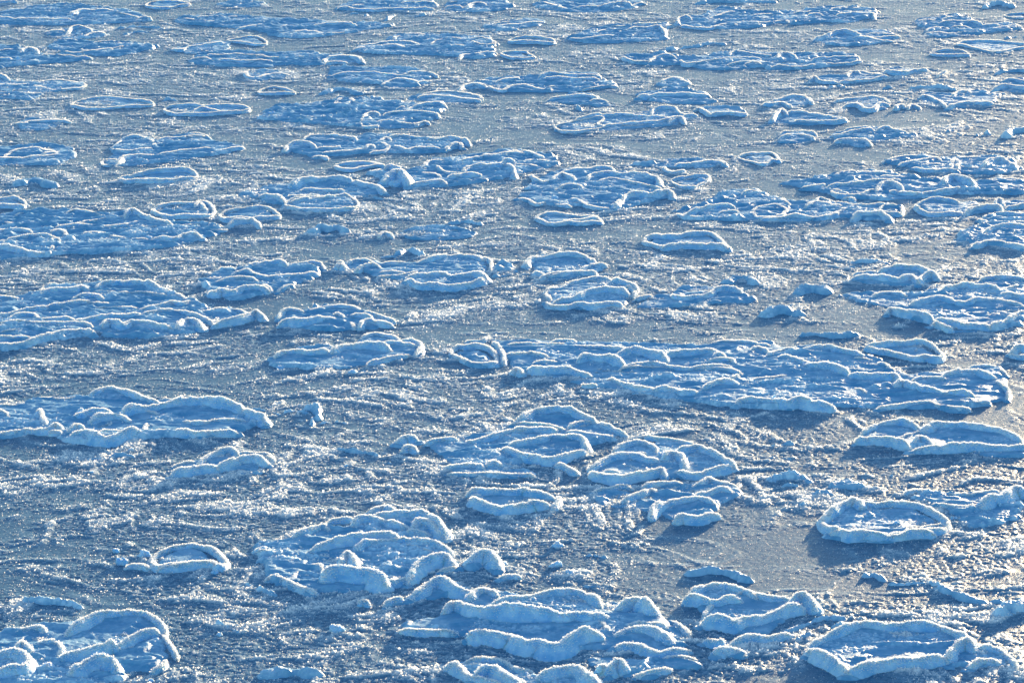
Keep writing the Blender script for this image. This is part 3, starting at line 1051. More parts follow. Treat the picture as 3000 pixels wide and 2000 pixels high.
R7 1b 970,450 1040,435 1090,425
R8 1b 1320,455 1450,450 1560,465 1600,490
L9,9 1b 1560,520
R10,9 1b 1330,560 1420,540 1520,530 1600,520 1650,540
R10 1b 1640,490 1800,475 1950,465
R9 1b 1560,400 1620,435 1720,460 1780,455
R11 1b 1780,440 1860,395 1960,380 2090,385 2150,355 2240,360
R11 1b 2150,370 2200,400 2220,450 2230,480
R11 1b 1750,345 1850,325 1950,310 2080,290 2200,275 2330,278
R9 1c 0,375 100,375 170,382 240,400
R10 1c -60,300 0,268 80,262 200,290 280,320
R8 1b 1440,420 1470,370 1550,350 1680,345
R7 1c 100,360 200,345 330,350
R5 1c 150,275 300,290 420,320 440,350
@ice_floe|4|0.7|floe with a tall smooth back wall and a crescent pan in front, upper left
O 1a 1990,640 2150,600 1b 100,560 320,540 400,510 650,485 850,515 1050,550 1120,600 1040,650 900,660 885,720 850,750 600,795 400,785 250,740 150,730 0,710 1a 2200,690
R14,12 1b 300,560 390,515 500,505 620,490 740,490 840,515
R14,12 1b 820,512 930,540 1050,560 1112,602
R8 1b 380,600 500,595 650,605 770,600
C9,7 1b 245,730 300,690 400,670 560,665 700,645 790,640 860,680 880,720 820,755 650,765 500,770 350,755
R12,10 1b 290,692 400,680 560,662 700,647
R11,11 1a 2220,645 2300,638 1b 100,642 180,648 250,692
R8 1b 260,655 400,655 560,655
L5,5 1b 690,722
R6 1b 910,650 1000,660 1110,680
@slush_mound|3|0.8|lumpy snow mound alone in the slush, below the crescent pan left of centre
R12,12 1b 490,935 560,902 640,918 700,898 770,932
R7 1b 540,970 620,985 700,975
@ice_floe|2|0.7|flat crust of faint ripples in the slush, above the centre of the photo
O 1b 1180,950 1350,925 1600,908 1850,935 1960,985 1800,1020 1500,1035 1250,1010
R5 1b 1190,947 1400,932 1600,922 1850,947
R5 1b 1240,1002 1450,1017 1700,1027
R8 1b 1050,1000 1110,965 1180,1000
@slush_mound|2|0.7|small peaked mound on the slush above the crater-like centre pan
R9,9 1b 1230,1132 1320,1097 1420,1137
R6 1b 1000,1182 1100,1162 1230,1172
@slush_mound|2|0.5|short dark mound above the flat rippled crust, near the centre
R6,10 1b 1660,885 1800,870 1930,888
@ice_floe|4|0.8|broad wheel-shaped floe with a wide rubble-filled bowl and a sharp right prow, above centre
O 1c 40,660 90,600 110,540 200,500 400,430 600,410 800,395 1000,450 1250,490 1280,560 1310,610 1400,620 1410,660 1250,700 1000,770 850,790 700,780 550,750 350,745 200,715
R7 1c 160,470 200,510 280,530 330,520
R11,9 1c 340,510 420,460 500,480 540,510
R9 1c 420,440 560,420 680,415 790,400 870,415
R11 1c 640,510 700,470 820,455 950,465 1080,455 1200,490 1260,500 1270,550
R8 1c 720,545 850,505 970,520 1100,545 1220,570 1290,605
R14,11 1c 880,740 930,700 980,655 1050,630 1200,635 1340,610 1400,650
R9 1c 510,660 580,690 650,730 740,750 850,755
R9 1c 50,665 130,680 220,715 330,690 400,720 520,735
L9,9 1c 360,665
R7 1c 360,610 450,570 560,565 610,595
R6 1c 410,550 500,542 600,540
L9,10 1c 130,575
@ice_pancake|3|0.3|oval pancake with a thick doubled right rim, just below the wheel-shaped floe
C9,7 1c 210,825 270,800 400,795 550,815 680,820 740,830 775,870 700,867 600,877 480,872 350,882 270,862
R8 1c 430,872 560,857 740,832
@ice_floe|3|0.7|low floe with one clean crescent ridge at its right end, right of upper centre
O 1c 990,380 1200,340 1420,325 1650,335 1800,345 1860,380 1700,415 1500,420 1300,410 1100,400
R9 1c 1400,385 1560,370 1680,352 1800,355 1850,385
R5 1c 1320,370 1450,345 1600,335 1750,340
R6 1c 1000,385 1150,375 1220,370
@ice_pancake|3|0.4|small pancake hung with crumbled snow at its right, beside the wheel-shaped floe
C7,6 1c 1370,515 1500,490 1620,480 1680,482 1690,512 1600,562 1580,577 1480,577 1420,552
L10,10 1c 1640,505
R8 1c 1300,400 1360,440 1500,430
@ice_pancake|3|0.3|small bowl pancake with a V-shaped front, right of upper centre
C8,6.5 1c 1950,310 2030,285 2150,278 2250,280 2310,345 2240,342 2170,372 2080,352 2000,332
R5 1c 1760,322 1850,307 1940,292
@ice_pancake|3|0.3|thick-rimmed pancake alone in sparkling slush, right of the photo centre line
C10,8 1c 1145,1035 1170,990 1260,985 1350,995 1480,970 1600,960 1730,970 1800,1020 1880,1100 1780,1075 1650,1070 1480,1070 1330,1085 1240,1065
R11,9 1c 1290,1092 1380,1077 1500,1067 1650,1072 1780,1072 1870,1102
@ice_floe|4|0.9|arrow-tipped floe with three basins along its right half, right of the wheel-shaped floe
O 1c 1400,780 1600,720 1760,620 1850,590 2000,600 2150,605 2300,650 1d 270,660 450,690 600,665 750,710 1000,720 1200,710 1310,760 1300,820 1200,860 1000,860 800,840 700,860 400,885 150,880 1c 2000,870 1700,860 1480,830
R11,10 1c 1500,800 1600,770 1720,740 1850,730 1930,740
R8 1c 1420,800 1500,825 1650,830
R6 1c 1400,775 1600,735 1780,680 1900,655
C9 1d 5,785 60,745 150,730 240,728 310,762 290,790 250,820 150,835 70,832 30,812
R10 1d 80,842 250,837 400,817 560,827 700,817 760,797
R9 1d 460,745 560,705 680,725 800,740
R9 1d 690,800 760,780 820,745
R8 1d 260,680 310,710 360,740
R8 1d 560,700 600,668 680,695 850,725 1000,730 1160,715
C8 1d 1110,770 1160,730 1250,725 1310,760 1290,800 1220,800
R13,11 1d 870,837 920,802 1020,797 1130,797 1210,837
L8,8 1d 400,792
R7 1c 1780,800 1860,788 1950,780
R6 1c 1840,842 1900,838 1960,837
R8 1c 1980,640 2060,610 2160,620
L8,9 1c 1830,625
L8,8 1d 820,785
@ice_floe|4|1.0|long floe with two blue humps sweeping to the right edge, upper right
O 1d 170,545 350,520 550,490 750,440 900,430 1200,440 1400,480 1550,500 1680,490 1780,470 1950,520 2200,500 2400,510 2400,620 2100,640 1800,640 1600,660 1400,680 1100,690 900,680 760,665 650,620 480,600 300,560
R8 1d 720,470 790,445 920,430
R9 1d 650,575 750,550 900,540 1050,520 1200,510 1300,505
R8 1d 430,580 530,575 650,555
R8 1d 690,610 760,650 880,650 960,640 1020,610 1090,600
C5 1d 695,612 740,600 780,620 745,635
R14,13 1d 1090,592 1130,537 1200,522 1260,542 1300,587
R10 1d 1190,605 1300,620 1450,625 1600,615 1740,595 1820,580
R14,14 1d 1650,530 1720,482 1780,480 1860,510 1930,530
R8 1d 900,455 1050,450 1200,460
R7 1d 2060,530 2200,505 2380,515
R6 1d 1850,600 2050,600 2250,590 2400,590
R7 1d 1100,480 1300,490 1450,490
R6 1d 780,535 860,510 920,500
@snow_chunk|1|0.4|small slab in the dark lead under the two-humped right edge floe
R7,7 1d 790,675 840,667 900,690
@ice_floe|4|0.9|floe with a snow plug between two basins, upper right near the edge
O 1d 1080,360 1200,330 1300,305 1500,300 1640,315 1750,310 2000,310 2150,300 2250,330 2330,380 2320,440 2200,465 1950,470 1780,450 1600,450 1400,430 1250,390
R7 1d 1130,360 1240,320 1350,305 1480,305
R10 1d 1270,375 1370,360 1480,330 1600,318 1640,340
R9 1d 1380,405 1500,425 1620,425 1720,420 1780,440
R10 1d 1710,410 1750,330 1790,370 1780,420
R7 1d 1790,320 1950,315 2080,315
R12,11 1d 1990,390 2060,350 2140,325 2200,350 2280,390
R8 1d 1800,400 1950,410 2050,395
R6 1d 2250,340 2310,370 2330,410
R7 1d 1370,385 1500,380 1650,370
@ice_floe|4|0.9|low heaped floe with a rounded lower tongue, right of the peaked long floe
O 1d 660,130 800,90 950,60 1150,55 1350,100 1500,140 1350,160 1050,210 1000,235 850,225 720,190
R9 1d 690,130 800,115 900,90 1000,80 1070,90
R8 1d 800,90 950,65 1050,70
R10 1d 1080,90 1160,62 1230,80 1350,105
R9,9 1d 720,180 850,165 960,165 1030,205
R5 1d 1130,150 1220,138 1300,130
R5 1d 1140,185 1220,176 1300,170
@ice_floe|3|0.7|small hump-backed floe left of the low heaped floe with a tongue
O 1d 180,190 250,130 400,90 560,115 600,170 450,200 300,205
R9 1d 240,155 340,125 420,120 500,140 550,160
R7 1d 250,117 380,97 500,102 570,132
@slush_mound|4|0.6|tall blue mound at the right edge, right of the low heaped floe
R13,12 1d 2190,115 2260,70 2400,58
R5 1d 2280,132 2340,127 2400,127
@slush_mound|2|0.6|row of two small blue mounds left of the tall right edge mound
R8 1d 1950,118 2000,83 2060,108
R6,8 1d 1640,112 1740,83 1800,122
@ice_pancake|3|0.4|round pancake with a swollen right rim, right of the arrow-tipped floe
O 1d 1415,740 1500,690 1600,672 1800,705 1900,690 2000,720 2150,730 2175,775 2050,800 1800,815 1550,820 1450,780
R8 1d 1420,735 1440,760 1500,792 1600,812 1720,802 1830,797
R12,10 1d 1840,797 1900,757 2000,737 2130,737 2170,777
R7 1d 1420,735 1480,700 1580,675 1700,690 1800,715
R7 1d 1850,747 1920,727 2000,727
@ice_floe|3|0.7|small angular floe at the right edge beside the swollen-rimmed pancake
O 1d 2100,710 2140,670 2250,690 2400,670 2400,750 2200,775 2130,750
R9 1d 2100,720 2140,677 2190,742
R9 1d 2190,752 2280,732 2400,702
R4 1d 2200,692 2300,700 2400,712
@ice_floe|5|1.0|tall layered floe cut by the right edge with a bright curved front, above middle right
O 1d 1740,1020 1790,960 1940,900 1960,840 2100,805 2400,800 2400,1130 2200,1100 2000,1090 1850,1060
R9 1d 1950,850 1980,855 2010,870
R8 1d 2000,850 2080,810 2200,805 2400,815
R9 1d 1940,910 2050,875 2200,870 2400,870
R11 1d 2020,960 2100,920 2220,905 2400,905
R8 1d 2130,990 2160,945 2230,940 2280,980
R11,10 1d 1910,1077 1990,1047 2080,1037 2180,1047 2290,1072 2400,1097
R8 1d 2210,1042 2300,1017 2400,1012
R5 1d 1760,1022 1800,1030 1850,1042
@slush_mound|2|0.7|flat double mound left of the layered right edge floe
R6,8 1d 750,1217 900,1217 1080,1202 1190,1227
R6,8 1d 700,1262 800,1257 900,1257
# ---- third row
@ice_floe|4|0.9|compact floe of stacked arcs left of centre, above the smooth-faced pancake
O 2a 1660,220 1750,160 1880,95 2050,90 2150,50 2300,28 2b 150,28 280,60 450,45 560,60 590,110 550,180 480,210 340,250 300,290 130,320 0,340 2a 2100,375 1900,360 1770,300
R12,10 2a 2080,102 2170,62 2270,37 2352,37 2b 220,42 290,67
R7 2b 290,67 400,67 480,50 560,67 590,107
R8 2a 1880,100 1960,105 2040,105
R9 2a 1980,150 2060,125 2130,115 2200,140 2300,160 2b 100,165 250,160 400,152 550,138
R8 2a 1860,220 1980,190 2100,175 2220,200
R12,10 2a 1780,290 1850,305 1910,285 2010,305 2080,275 2200,258 2320,280
R9 2b 20,262 90,262 140,285
R8 2b 180,290 260,255 330,235
R6 2b 400,100 480,95 540,130
R6 2a 1680,210 1760,240 1800,290
L6,6 2b 100,225
@ice_floe|5|1.0|great stacked floe at the left edge with an arched crest and pointed right pan
O 2a -60,350 80,335 300,310 420,235 650,235 850,205 1050,195 1250,205 1400,265 1550,330 1700,370 1900,440 2100,455 2250,480 2280,520 2200,560 1950,590 1750,600 1700,640 1450,690 1250,720 1000,700 850,690 820,640 750,690 400,740 100,770 -60,765
R7 2a 330,300 430,240 530,250
R13,12 2a 330,322 400,287 520,272 640,264 700,247 770,277
R14,12 2a 800,262 880,217 1000,207 1150,202 1280,217 1390,262
R9 2a 790,292 900,297 1020,302 1100,282 1280,282 1390,282
R7 2a 1000,320 1180,315 1320,325 1450,350
R10 2a 1420,270 1480,310 1560,340 1620,360
R9 2a 610,375 700,345 800,340 900,370
R10 2a 400,410 520,400 620,390 720,380 850,395 960,410
R7 2a 720,450 850,440 950,435 1100,440 1200,445
R10 2a 1190,445 1300,430 1400,415 1480,390 1560,400 1640,370
R11,10 2a 640,525 760,530 880,510 1000,500 1150,495 1230,480
R9 2a 1200,495 1300,470 1430,455 1560,470 1700,500 1780,540 1840,570
R8 2a 1700,470 1780,460 1880,440 2000,450 2120,470
R11 2a 1840,575 1930,560 2050,535 2140,500 2210,470 2280,520
R12,10 2a 890,600 930,565 1000,575 1060,590 1130,560 1250,560 1350,580 1500,600
R12,10 2a 1500,600 1560,560 1620,530 1700,550 1750,600
R14,12 2a -60,737 60,737 180,727 290,697 420,662 530,632 640,614 750,617 820,637
R8 2a -50,690 50,690 150,695 280,695
R9 2a -50,500 60,490 180,460 330,440 430,425
R10 2a 90,510 200,490 290,490 340,520 480,520 640,520
R8 2a -50,590 60,570 200,560 350,565 500,570 640,570 740,575 800,600
R8 2a -50,340 60,340 170,350
L8,8 2a 200,395
L8,8 2a 370,375
R7 2a 0,640 120,630 250,615
R5 2a 1290,690 1450,670 1650,645 1750,620
@ice_floe|4|0.9|oval floe of nested ridges with a beaded right end, left of centre
O 2b 180,540 200,490 260,455 400,450 550,430 700,415 850,425 950,470 1080,500 1200,545 1190,580 1100,610 900,625 700,635 450,635 250,610
R9 2b 190,520 230,475 300,455 420,465
R8 2b 440,465 560,440 700,425 830,430 920,465
R13,10 2b 190,560 270,545 400,550 500,530 620,515 700,515
R9 2b 640,500 710,490 770,530
R8 2b 810,495 900,505 980,520 1000,545
R9 2b 930,470 1030,495 1120,530 1200,555
R10 2b 880,600 940,550 1020,550 1100,565 1180,575
R7 2b 760,570 820,570 850,610
R6 2b 420,612 550,602 660,607
R5 2b 500,425 650,405 850,405
@ice_floe|4|0.5|long pointed floe with one very smooth blue face and a thin hooked right rim
O 2b 140,850 200,800 400,770 650,770 850,730 900,690 1000,655 1100,660 1250,710 1400,715 1430,760 1400,830 1250,880 1100,920 900,960 700,970 400,975 200,950 80,920
R9 2b 900,702 970,667 1050,657 1150,682 1240,712
R16,13 2b 650,792 740,752 850,734 960,732 1080,747 1160,772
R12,11 2b 150,847 220,810 340,802 480,810 640,797
R6 2b 370,785 500,775 650,765
R10 2b 1240,715 1340,715 1400,730 1420,780 1370,830
R7 2b 950,922 1080,892 1200,862 1330,837
R8 2b 1080,742 1200,742 1320,762 1390,762
L9,8 2b 830,970
R6 2b 890,952 960,982 1080,987 1160,992
L7,7 2b 220,935
R6 2b 340,877 440,877 520,892
@ice_floe|4|0.7|floe with a crater-like pan standing at its right end, centre of the photo
O 2b 680,90 720,50 850,25 1000,30 1150,60 1350,50 1500,20 1700,-5 1950,-10 2030,60 2030,130 2000,190 1900,270 1700,295 1450,270 1250,210 1050,185 850,130
R11,10 2b 690,82 730,52 770,92
R9 2b 780,62 850,32 950,30 1050,52
R11 2b 850,112 920,82 1000,64 1080,87
R7 2b 1080,57 1200,52 1300,47
R8 2b 1060,132 1200,127 1300,142
R7 2b 1040,167 1200,162 1400,132
R11 2b 1380,40 1500,10 1620,-20 1750,-25 1880,-15 1980,15
R9 2b 1960,-5 2020,40 2025,110
R13,11 2b 1290,167 1400,142 1550,132 1620,127 1700,147 1850,137 1930,147 2000,187
R11 2b 1260,202 1320,207 1420,242 1540,237 1650,257 1780,242 1900,217 1990,197
L9,9 2b 1920,115
@slush_mound|3|1.0|wide sunlit patch of snow rubble right of the crater-like pan, at the centre
R7,8 2b 2060,60 2130,50 2200,70
R6,8 2b 2080,110 2180,100 2250,120
R6,7 2b 2050,160 2150,150 2230,140
@ice_floe|4|0.5|shallow bowl floe overlapped by a rounded slab, right above the thick double-rimmed pancake
O 2c 100,60 160,10 350,-30 600,-25 690,10 740,60 880,60 850,90 740,140 600,180 400,215 250,210 230,180 170,110
R12,11 2c 110,60 170,5 320,-15 450,-30 600,-20 690,15 730,45
R11,9 2c 180,115 260,140 330,155 450,135 580,120 700,125 730,140
R10 2c 590,105 640,75 720,55 830,60
R8 2c 240,187 330,157 480,142
@ice_pancake|4|0.4|thick pancake with a heavy second slab across its front, centre of the photo
O 2c 265,300 330,255 500,205 700,165 850,180 1000,220 1090,270 1060,330 1000,420 850,450 650,465 450,440 320,410 280,370
R9 2c 275,312 320,267 420,257 500,217 640,187 760,167 860,187
R10 2c 860,187 960,217 1050,242 1090,292
R14,12 2c 350,362 430,347 560,332 640,297 740,274 850,267 960,277 1020,302
R8 2c 285,302 310,342 340,367
R9 2c 285,382 330,412 450,427 570,407 700,427 850,402 960,412
R9 2c 940,267 1010,252 1060,292 1040,332
@ice_floe|3|0.8|crusted floe with one crescent pan, right of the thick two-slab pancake
O 2c 1000,430 1200,330 1350,300 1450,255 1700,240 1900,260 1980,300 2100,340 2150,370 2000,400 1700,420 1400,440 1150,445
R11,10 2c 1360,317 1420,337 1520,342 1620,332 1700,317 1760,282 1850,267 1950,282 1980,302
R6 2c 1390,282 1500,257 1650,242 1800,247 1920,257
R5 2c 1000,427 1160,432 1330,437 1500,417 1700,407 1900,397 2100,377
R7 2c 1060,360 1150,340 1210,330
@slush_mound|3|0.7|blue-backed mound above the crusted floe with one crescent pan
R9,13 2c 1860,195 1950,165 2030,175 2090,210
@ice_floe|5|0.6|largest floe in the photo, a wide raft of basins and ridges right of centre
O 2b 1970,690 2c -50,720 200,710 500,720 800,720 1200,740 1500,750 1700,760 1850,710 2100,720 2300,750 2d 300,770 650,755 850,790 1000,830 1150,890 1250,960 1400,1000 1600,980 1900,950 2150,950 2220,1010 2240,1120 2210,1220 2100,1260 1900,1300 1500,1310 1000,1300 700,1300 300,1310 0,1310 2c 2000,1310 1700,1280 1300,1230 1000,1180 800,1140 500,1090 250,1040 100,1000 -60,960 2b 2130,890
R9 2b 2050,720 2100,770 2130,830 2130,910
R9 2b 2140,832 2250,832 2352,822 2c 160,817 240,832 330,852
R8 2b 2160,752 2300,747 2c 250,752 420,747 500,747
R12,10 2c 480,747 560,752 700,757 850,772 1000,782
R8 2c 330,722 450,717 560,727
R8 2c 180,912 280,897 390,892
R12,10 2c 120,952 200,967 330,967 480,957 600,987 700,1007
R14,12 2c 560,872 640,847 730,852 850,857 930,892 980,917
R13,14 2c 880,852 970,812 1080,797 1200,812 1290,842 1340,882
R11,9 2c 920,952 1000,927 1100,907 1220,902 1350,922 1500,942 1650,932 1800,927 1910,932
R7 2c 910,972 1050,952 1180,947 1350,952
R13,12 2c 1310,822 1420,802 1560,797 1720,787 1780,812 1850,852
R9 2c 1730,852 1780,847 1840,867
R9 2c 1680,892 1780,882 1890,882 1910,912
R9 2c 1720,747 1800,724 1900,717 2050,727 2150,747 2240,757
R11 2c 2050,792 2120,770 2180,792 2220,812
R13,11 2c 800,1042 860,1032 950,1067 1050,1102 1150,1117 1250,1122
R13,11 2c 1200,1122 1380,1127 1500,1152 1620,1147
R13,11 2c 1640,1117 1720,1082 1790,1062 1880,1067 1960,1072
R8 2c 1560,957 1700,957 1850,962 1980,997
R9 2c 1880,1052 1920,1028 1950,1012
R6 2c 1140,1092 1220,1057 1380,1047
R8 2c 600,1092 660,1102 740,1102
R11 2d 220,852 300,857 380,872 460,907 560,922
R14,12 2d 440,907 560,922 680,932 770,957 850,987
R14,12 2d 830,992 950,1002 1100,1012 1180,1017 1240,1012 1290,1042
R12,11 2d 400,802 520,777 640,764 760,792 880,817 980,842
R7 2d 880,872 980,877 1060,892
R8 2d 1090,902 1160,917 1200,952
R9 2d 140,852 220,812 350,787 430,792
R15,12 2d 1230,1087 1290,1062 1360,1077 1450,1112 1550,1122 1700,1137 1850,1147 1940,1157
R9 2d 1380,1052 1500,1042 1600,1042 1710,1057
R13,12 2d 1620,1022 1700,987 1800,970 1920,972 2050,1002 2120,1012
R7 2d 1880,952 2000,932 2120,947 2170,987 2210,1012
R8 2d 2110,1062 2160,1102 2220,1152 2210,1212
R14,12 2d -130,1237 -80,1207 50,1207 160,1217 290,1242 420,1227 560,1252 740,1277
R9 2d 1080,1292 1250,1267 1420,1247 1540,1242 1620,1267 1760,1292 1900,1297
R7 2d 0,1052 150,1032 310,1007
R6 2d 0,1102 200,1082 390,1077
L16,4 2d 200,1200
R8 2d 890,1122 960,1142 1000,1172
R6 2d 1060,1132 1120,1118 1180,1112
L7,7 2d 1020,1250
L6,6 2d 960,1275
R7 2d 1830,1262 1960,1247 2070,1242
R5 2d 300,830 500,840 700,850
R5 2d 500,1120 650,1130 800,1150
@snow_chunk|2|0.3|sunlit rounded chunk of clear ice at the left tip of the largest floe
R10,10 2b 2195,985 2250,968 2310,1000
@ice_pancake|3|0.8|small round pan split by a dark crack from the left end of the largest floe
C8,7 2b 1680,820 1730,767 1800,767 1900,757 2000,777 2060,820 2080,880 2060,917 1900,917 1780,872
L9,6 2b 1950,855
L7,6 2b 1890,840
R7 2b 1810,712 1860,722 1940,717 1990,692
@ice_pancake|2|0.2|neat eye-shaped pancake behind the right half of the largest floe
C9,8 2d 1010,770 1120,747 1250,732 1400,730 1530,742 1630,800 1650,842 1600,872 1500,857 1420,862 1330,842 1200,812 1100,797
@ice_floe|4|0.4|leaf-shaped pan with a thick front rim, behind the wide right edge floe
O 2d 830,190 900,150 1100,110 1300,75 1500,90 1630,160 1620,210 1500,250 1300,260 1000,240 860,220
R13,11 2d 850,172 950,162 1080,167 1200,187 1290,187 1380,162 1440,212
R12 2d 1440,212 1490,162 1560,147 1620,172
R11 2d 1100,117 1200,87 1320,77 1430,87 1530,127 1600,152
R7 2d 880,152 1000,132 1090,127
@ice_floe|4|0.7|wide right edge floe with a great shallow basin behind a scalloped front rim
O 2d 760,310 900,290 1100,280 1400,300 1600,270 1750,235 1880,215 2000,180 2200,165 2400,180 2400,560 2300,600 2100,640 1900,660 1700,655 1550,600 1400,550 1200,490 1150,440 950,400 800,340
R9 2d 1040,332 1100,307 1200,302 1350,327
R12,10 2d 1640,282 1750,247 1850,232 1950,242 2080,242 2150,277
R13,11 2d 2150,287 2200,297 2300,322 2400,342
R11 2d 1370,402 1450,377 1550,352 1650,347 1750,377 1850,382 1950,362 2100,360 2200,367 2352,402
R13,10 2d 1160,457 1200,432 1270,452 1370,472 1480,492 1580,527
R14,11 2d 1550,552 1600,547 1680,582 1750,602
R12,10 2d 1590,522 1700,547 1800,572 1900,577 2020,587 2080,592
R13,11 2d 2060,592 2150,562 2230,512 2300,472 2400,452
R8 2d 1960,202 2080,172 2230,177 2400,182
R6 2d 1300,322 1450,322 1650,317
R5 2d 770,322 900,372 1050,412 1140,442
R7 2d 2200,272 2250,258 2300,247
R5 2d 1580,462 1640,464 1700,472
@slush_mound|3|0.7|low domed mound behind the right half of the crescent-pan crusted floe
R9,13 2d 110,478 200,451 300,448 400,473
@ice_pancake|3|0.4|rounded tip of a pancake at the right edge, right of the eye-shaped pancake
O 2d 2220,820 2290,775 2400,770 2400,860 2280,850
R12,10 2d 2230,812 2290,777 2400,782
R9 2d 2235,825 2300,845 2400,855
@slush_mound|2|0.7|long flat mound of crumbs between the wide right edge floe and the largest floe
R6,10 2d 450,662 560,652 700,667 900,662
@slush_mound|3|0.9|crumbly snow heap left of the front of the wide right edge floe
R9,14 2d 410,295 480,255 560,265 640,280
R6 2d 510,165 580,180 650,200
@ice_floe|5|0.7|left edge floe with a big smooth oval pan on its right, below middle left
O 3a -60,80 100,85 270,40 500,20 760,-10 850,-50 1000,-50 1200,0 1350,50 1600,40 1800,40 2050,80 2200,150 2290,230 2200,290 2000,360 1750,400 1500,370 1250,400 1000,430 800,435 560,420 400,350 200,350 -60,370
R9 3a -60,97 60,92 180,97
R8 3a -50,132 20,152 70,192
R7 3a 280,47 400,32 550,42 720,17
R9 3a 300,152 350,147 370,202 400,262
R11,10 3a -60,327 60,322 180,312 250,297 380,302 480,267 540,292
R11,9 2a 770,1167 840,1142 920,1120 1020,1132 1130,1167 1250,1217 1380,1247
R15,12 3a 1040,152 1130,117 1280,97 1420,77 1550,52 1700,52 1850,62 2000,87 2100,132
R13,11 3a 2080,122 2180,172 2260,197 2290,232
R9 3a 1560,227 1650,252 1760,252 1880,237 2020,232 2130,232
R13,11 3a 1510,292 1560,307 1700,332 1800,312 1950,312 2060,312
R11 3a 630,182 700,177 800,147 900,147 970,157
R13,13 3a 770,222 830,182 930,172 1040,182 1140,212
R11,10 3a 580,312 650,272 740,277
R14,12 3a 600,332 680,322 760,332 830,367 900,382 990,372 1080,332 1180,312 1250,312
R9 3a 1230,332 1260,272 1300,257
R7 3a 860,327 1000,327 1080,332
R7 3a 1150,152 1270,147 1370,177
R7 3a 1310,327 1450,327 1530,342
L12,12 3a 700,140
R7 3a 410,337 480,335 540,337
L8,8 3a 340,165
@slush_mound|2|0.9|small arched crumb mound in the dark water below the left edge oval pan floe
R7,10 3a 770,548 900,543 1020,513 1140,528
L7,6 3a 1140,470
L5,4 3a 800,670
@ice_floe|4|0.5|two-ridged slab with an upper peak, alone in dark slush, lower left of centre
O 3a 1470,670 1500,610 1650,580 1800,510 1950,455 2050,470 2200,500 2330,520 2352,560 3b 160,580 130,620 60,660 3a 2250,690 2000,680 1750,690 1550,700
R8 3a 1490,612 1600,587 1680,577
R13,11 3a 1690,587 1770,537 1870,487 1970,462 2050,497
R7 3a 2050,502 2180,507 2300,512 2352,547
R12,10 3a 1470,682 1560,662 1680,637 1800,622 1890,617
R14,12 3a 1870,622 1970,582 2080,547 2200,547 2320,572
R7 3b 80,522 130,547 160,582
R6 3a 2080,682 2200,677 2330,647
@ice_pancake|3|0.2|small round pancake with a bright even rim, left of the tall heaped floe
C9,8 4a 1310,230 1380,172 1480,132 1600,114 1740,122 1850,157 1920,217 1940,265 1890,302 1840,277 1700,282 1500,297 1360,302 1330,272
R12,9 4a 1350,302 1480,297 1650,282 1780,267 1870,277
@snow_chunk|2|0.9|cluster of snow chunks touching the left side of the small bright-rimmed pancake
L11,9 4a 1240,175
L10,8 4a 1050,240
R7 4a 1080,307 1170,297 1290,322
L6,5 4a 1000,165
L5,5 4a 1850,355
@slush_mound|2|0.8|broken curl of snow ridges round a dark pocket, left of the eye-pan floe
R8 3b -40,122 60,117 180,142 270,182
R9 3b 250,127 330,114 420,132
R10 3b 430,102 500,92 545,142 540,182
R6 3b 480,192 490,262 520,292
R7 3b 630,152 750,132 840,152
R7 3b 580,232 680,217 770,232
@snow_chunk|3|0.8|rounded snow chunk with sunlit cap at the left tip of the eye-pan floe
R11,12 3b 1210,400 1290,365 1400,380
R8 3b 1250,492 1320,462 1390,492
L5,5 3b 780,612
@slush_mound|2|0.7|thin curved crumb ridge in the dark water left of the floe with an eye pan
R6,6 3b 700,472 850,487 1000,502 1060,532 1160,585
@ice_floe|4|0.7|floe with an eye-shaped pan in front and an arched pan behind, below centre
O 3b 1440,420 1600,380 1850,350 2100,300 2200,230 3c 50,200 180,140 400,120 600,170 700,220 900,310 1010,350 900,380 820,420 650,480 500,560 450,600 300,620 150,610 250,700 100,740 0,750 3b 2100,740 1750,720 1600,640 1620,590 1500,520
R8 3b 1450,422 1600,392 1750,382
R10 3b 1800,387 1900,397 2000,377 2100,347 2220,312 2352,302
R10 3c 0,312 100,302 250,302 400,312
R12,10 3c 40,222 110,182 200,137 330,124 450,137 560,167 660,207 740,242
R9 3c 740,242 820,282 900,317 1000,352
R9 3c -60,257 60,247 180,252 300,272 400,297 470,302
R9 3c 480,297 540,262 620,242 710,237
R12,10 3c -30,427 60,412 130,397 220,387 340,357 450,362 560,372 630,402 660,472
R11,9 3b 2090,467 2150,462 2230,502 2330,542 3c 200,552 290,572 380,562 470,527 560,502 650,477
R8 3c 460,317 600,342 750,362 900,377
R11,11 3b 1620,602 1740,612 1860,597 1960,627
R9 3b 1990,622 2050,597 2130,612
R7 3b 1640,682 1800,692 1950,692 2100,692 2300,692 3c 150,692 210,712
R8,9 3c 370,602 430,612 500,642 570,682
@ice_floe|3|0.25|figure-eight floe of two joined pans with thin rims, below centre right
O 3c 650,640 700,590 850,520 900,460 1050,405 1200,415 1130,360 1250,360 1600,440 1750,490 1850,560 1925,620 1850,670 1700,720 1500,740 1350,740 1150,740 900,750 720,720
R9 3c 870,492 950,442 1060,412 1160,417 1240,462 1250,492
R10,8 3c 660,642 720,612 800,562 900,527 1000,512 1100,532 1180,562 1280,557
R7 3c 870,522 1000,517 1170,512
R12,9 3c 665,662 720,687 800,707 900,727 1000,712 1120,687 1220,667 1300,657 1330,692
R7 3c 780,682 850,672 930,697
R14,11 3c 1310,532 1350,497 1430,502 1480,542 1490,602
R11,9 3c 1400,492 1500,462 1600,447 1700,482 1800,532 1870,582 1920,617
R10,9 3c 1400,647 1450,667 1550,692 1650,682 1760,652 1860,627 1915,617
R7 3c 1120,352 1200,377 1350,387 1480,412 1590,442
L10,8 3c 1290,505
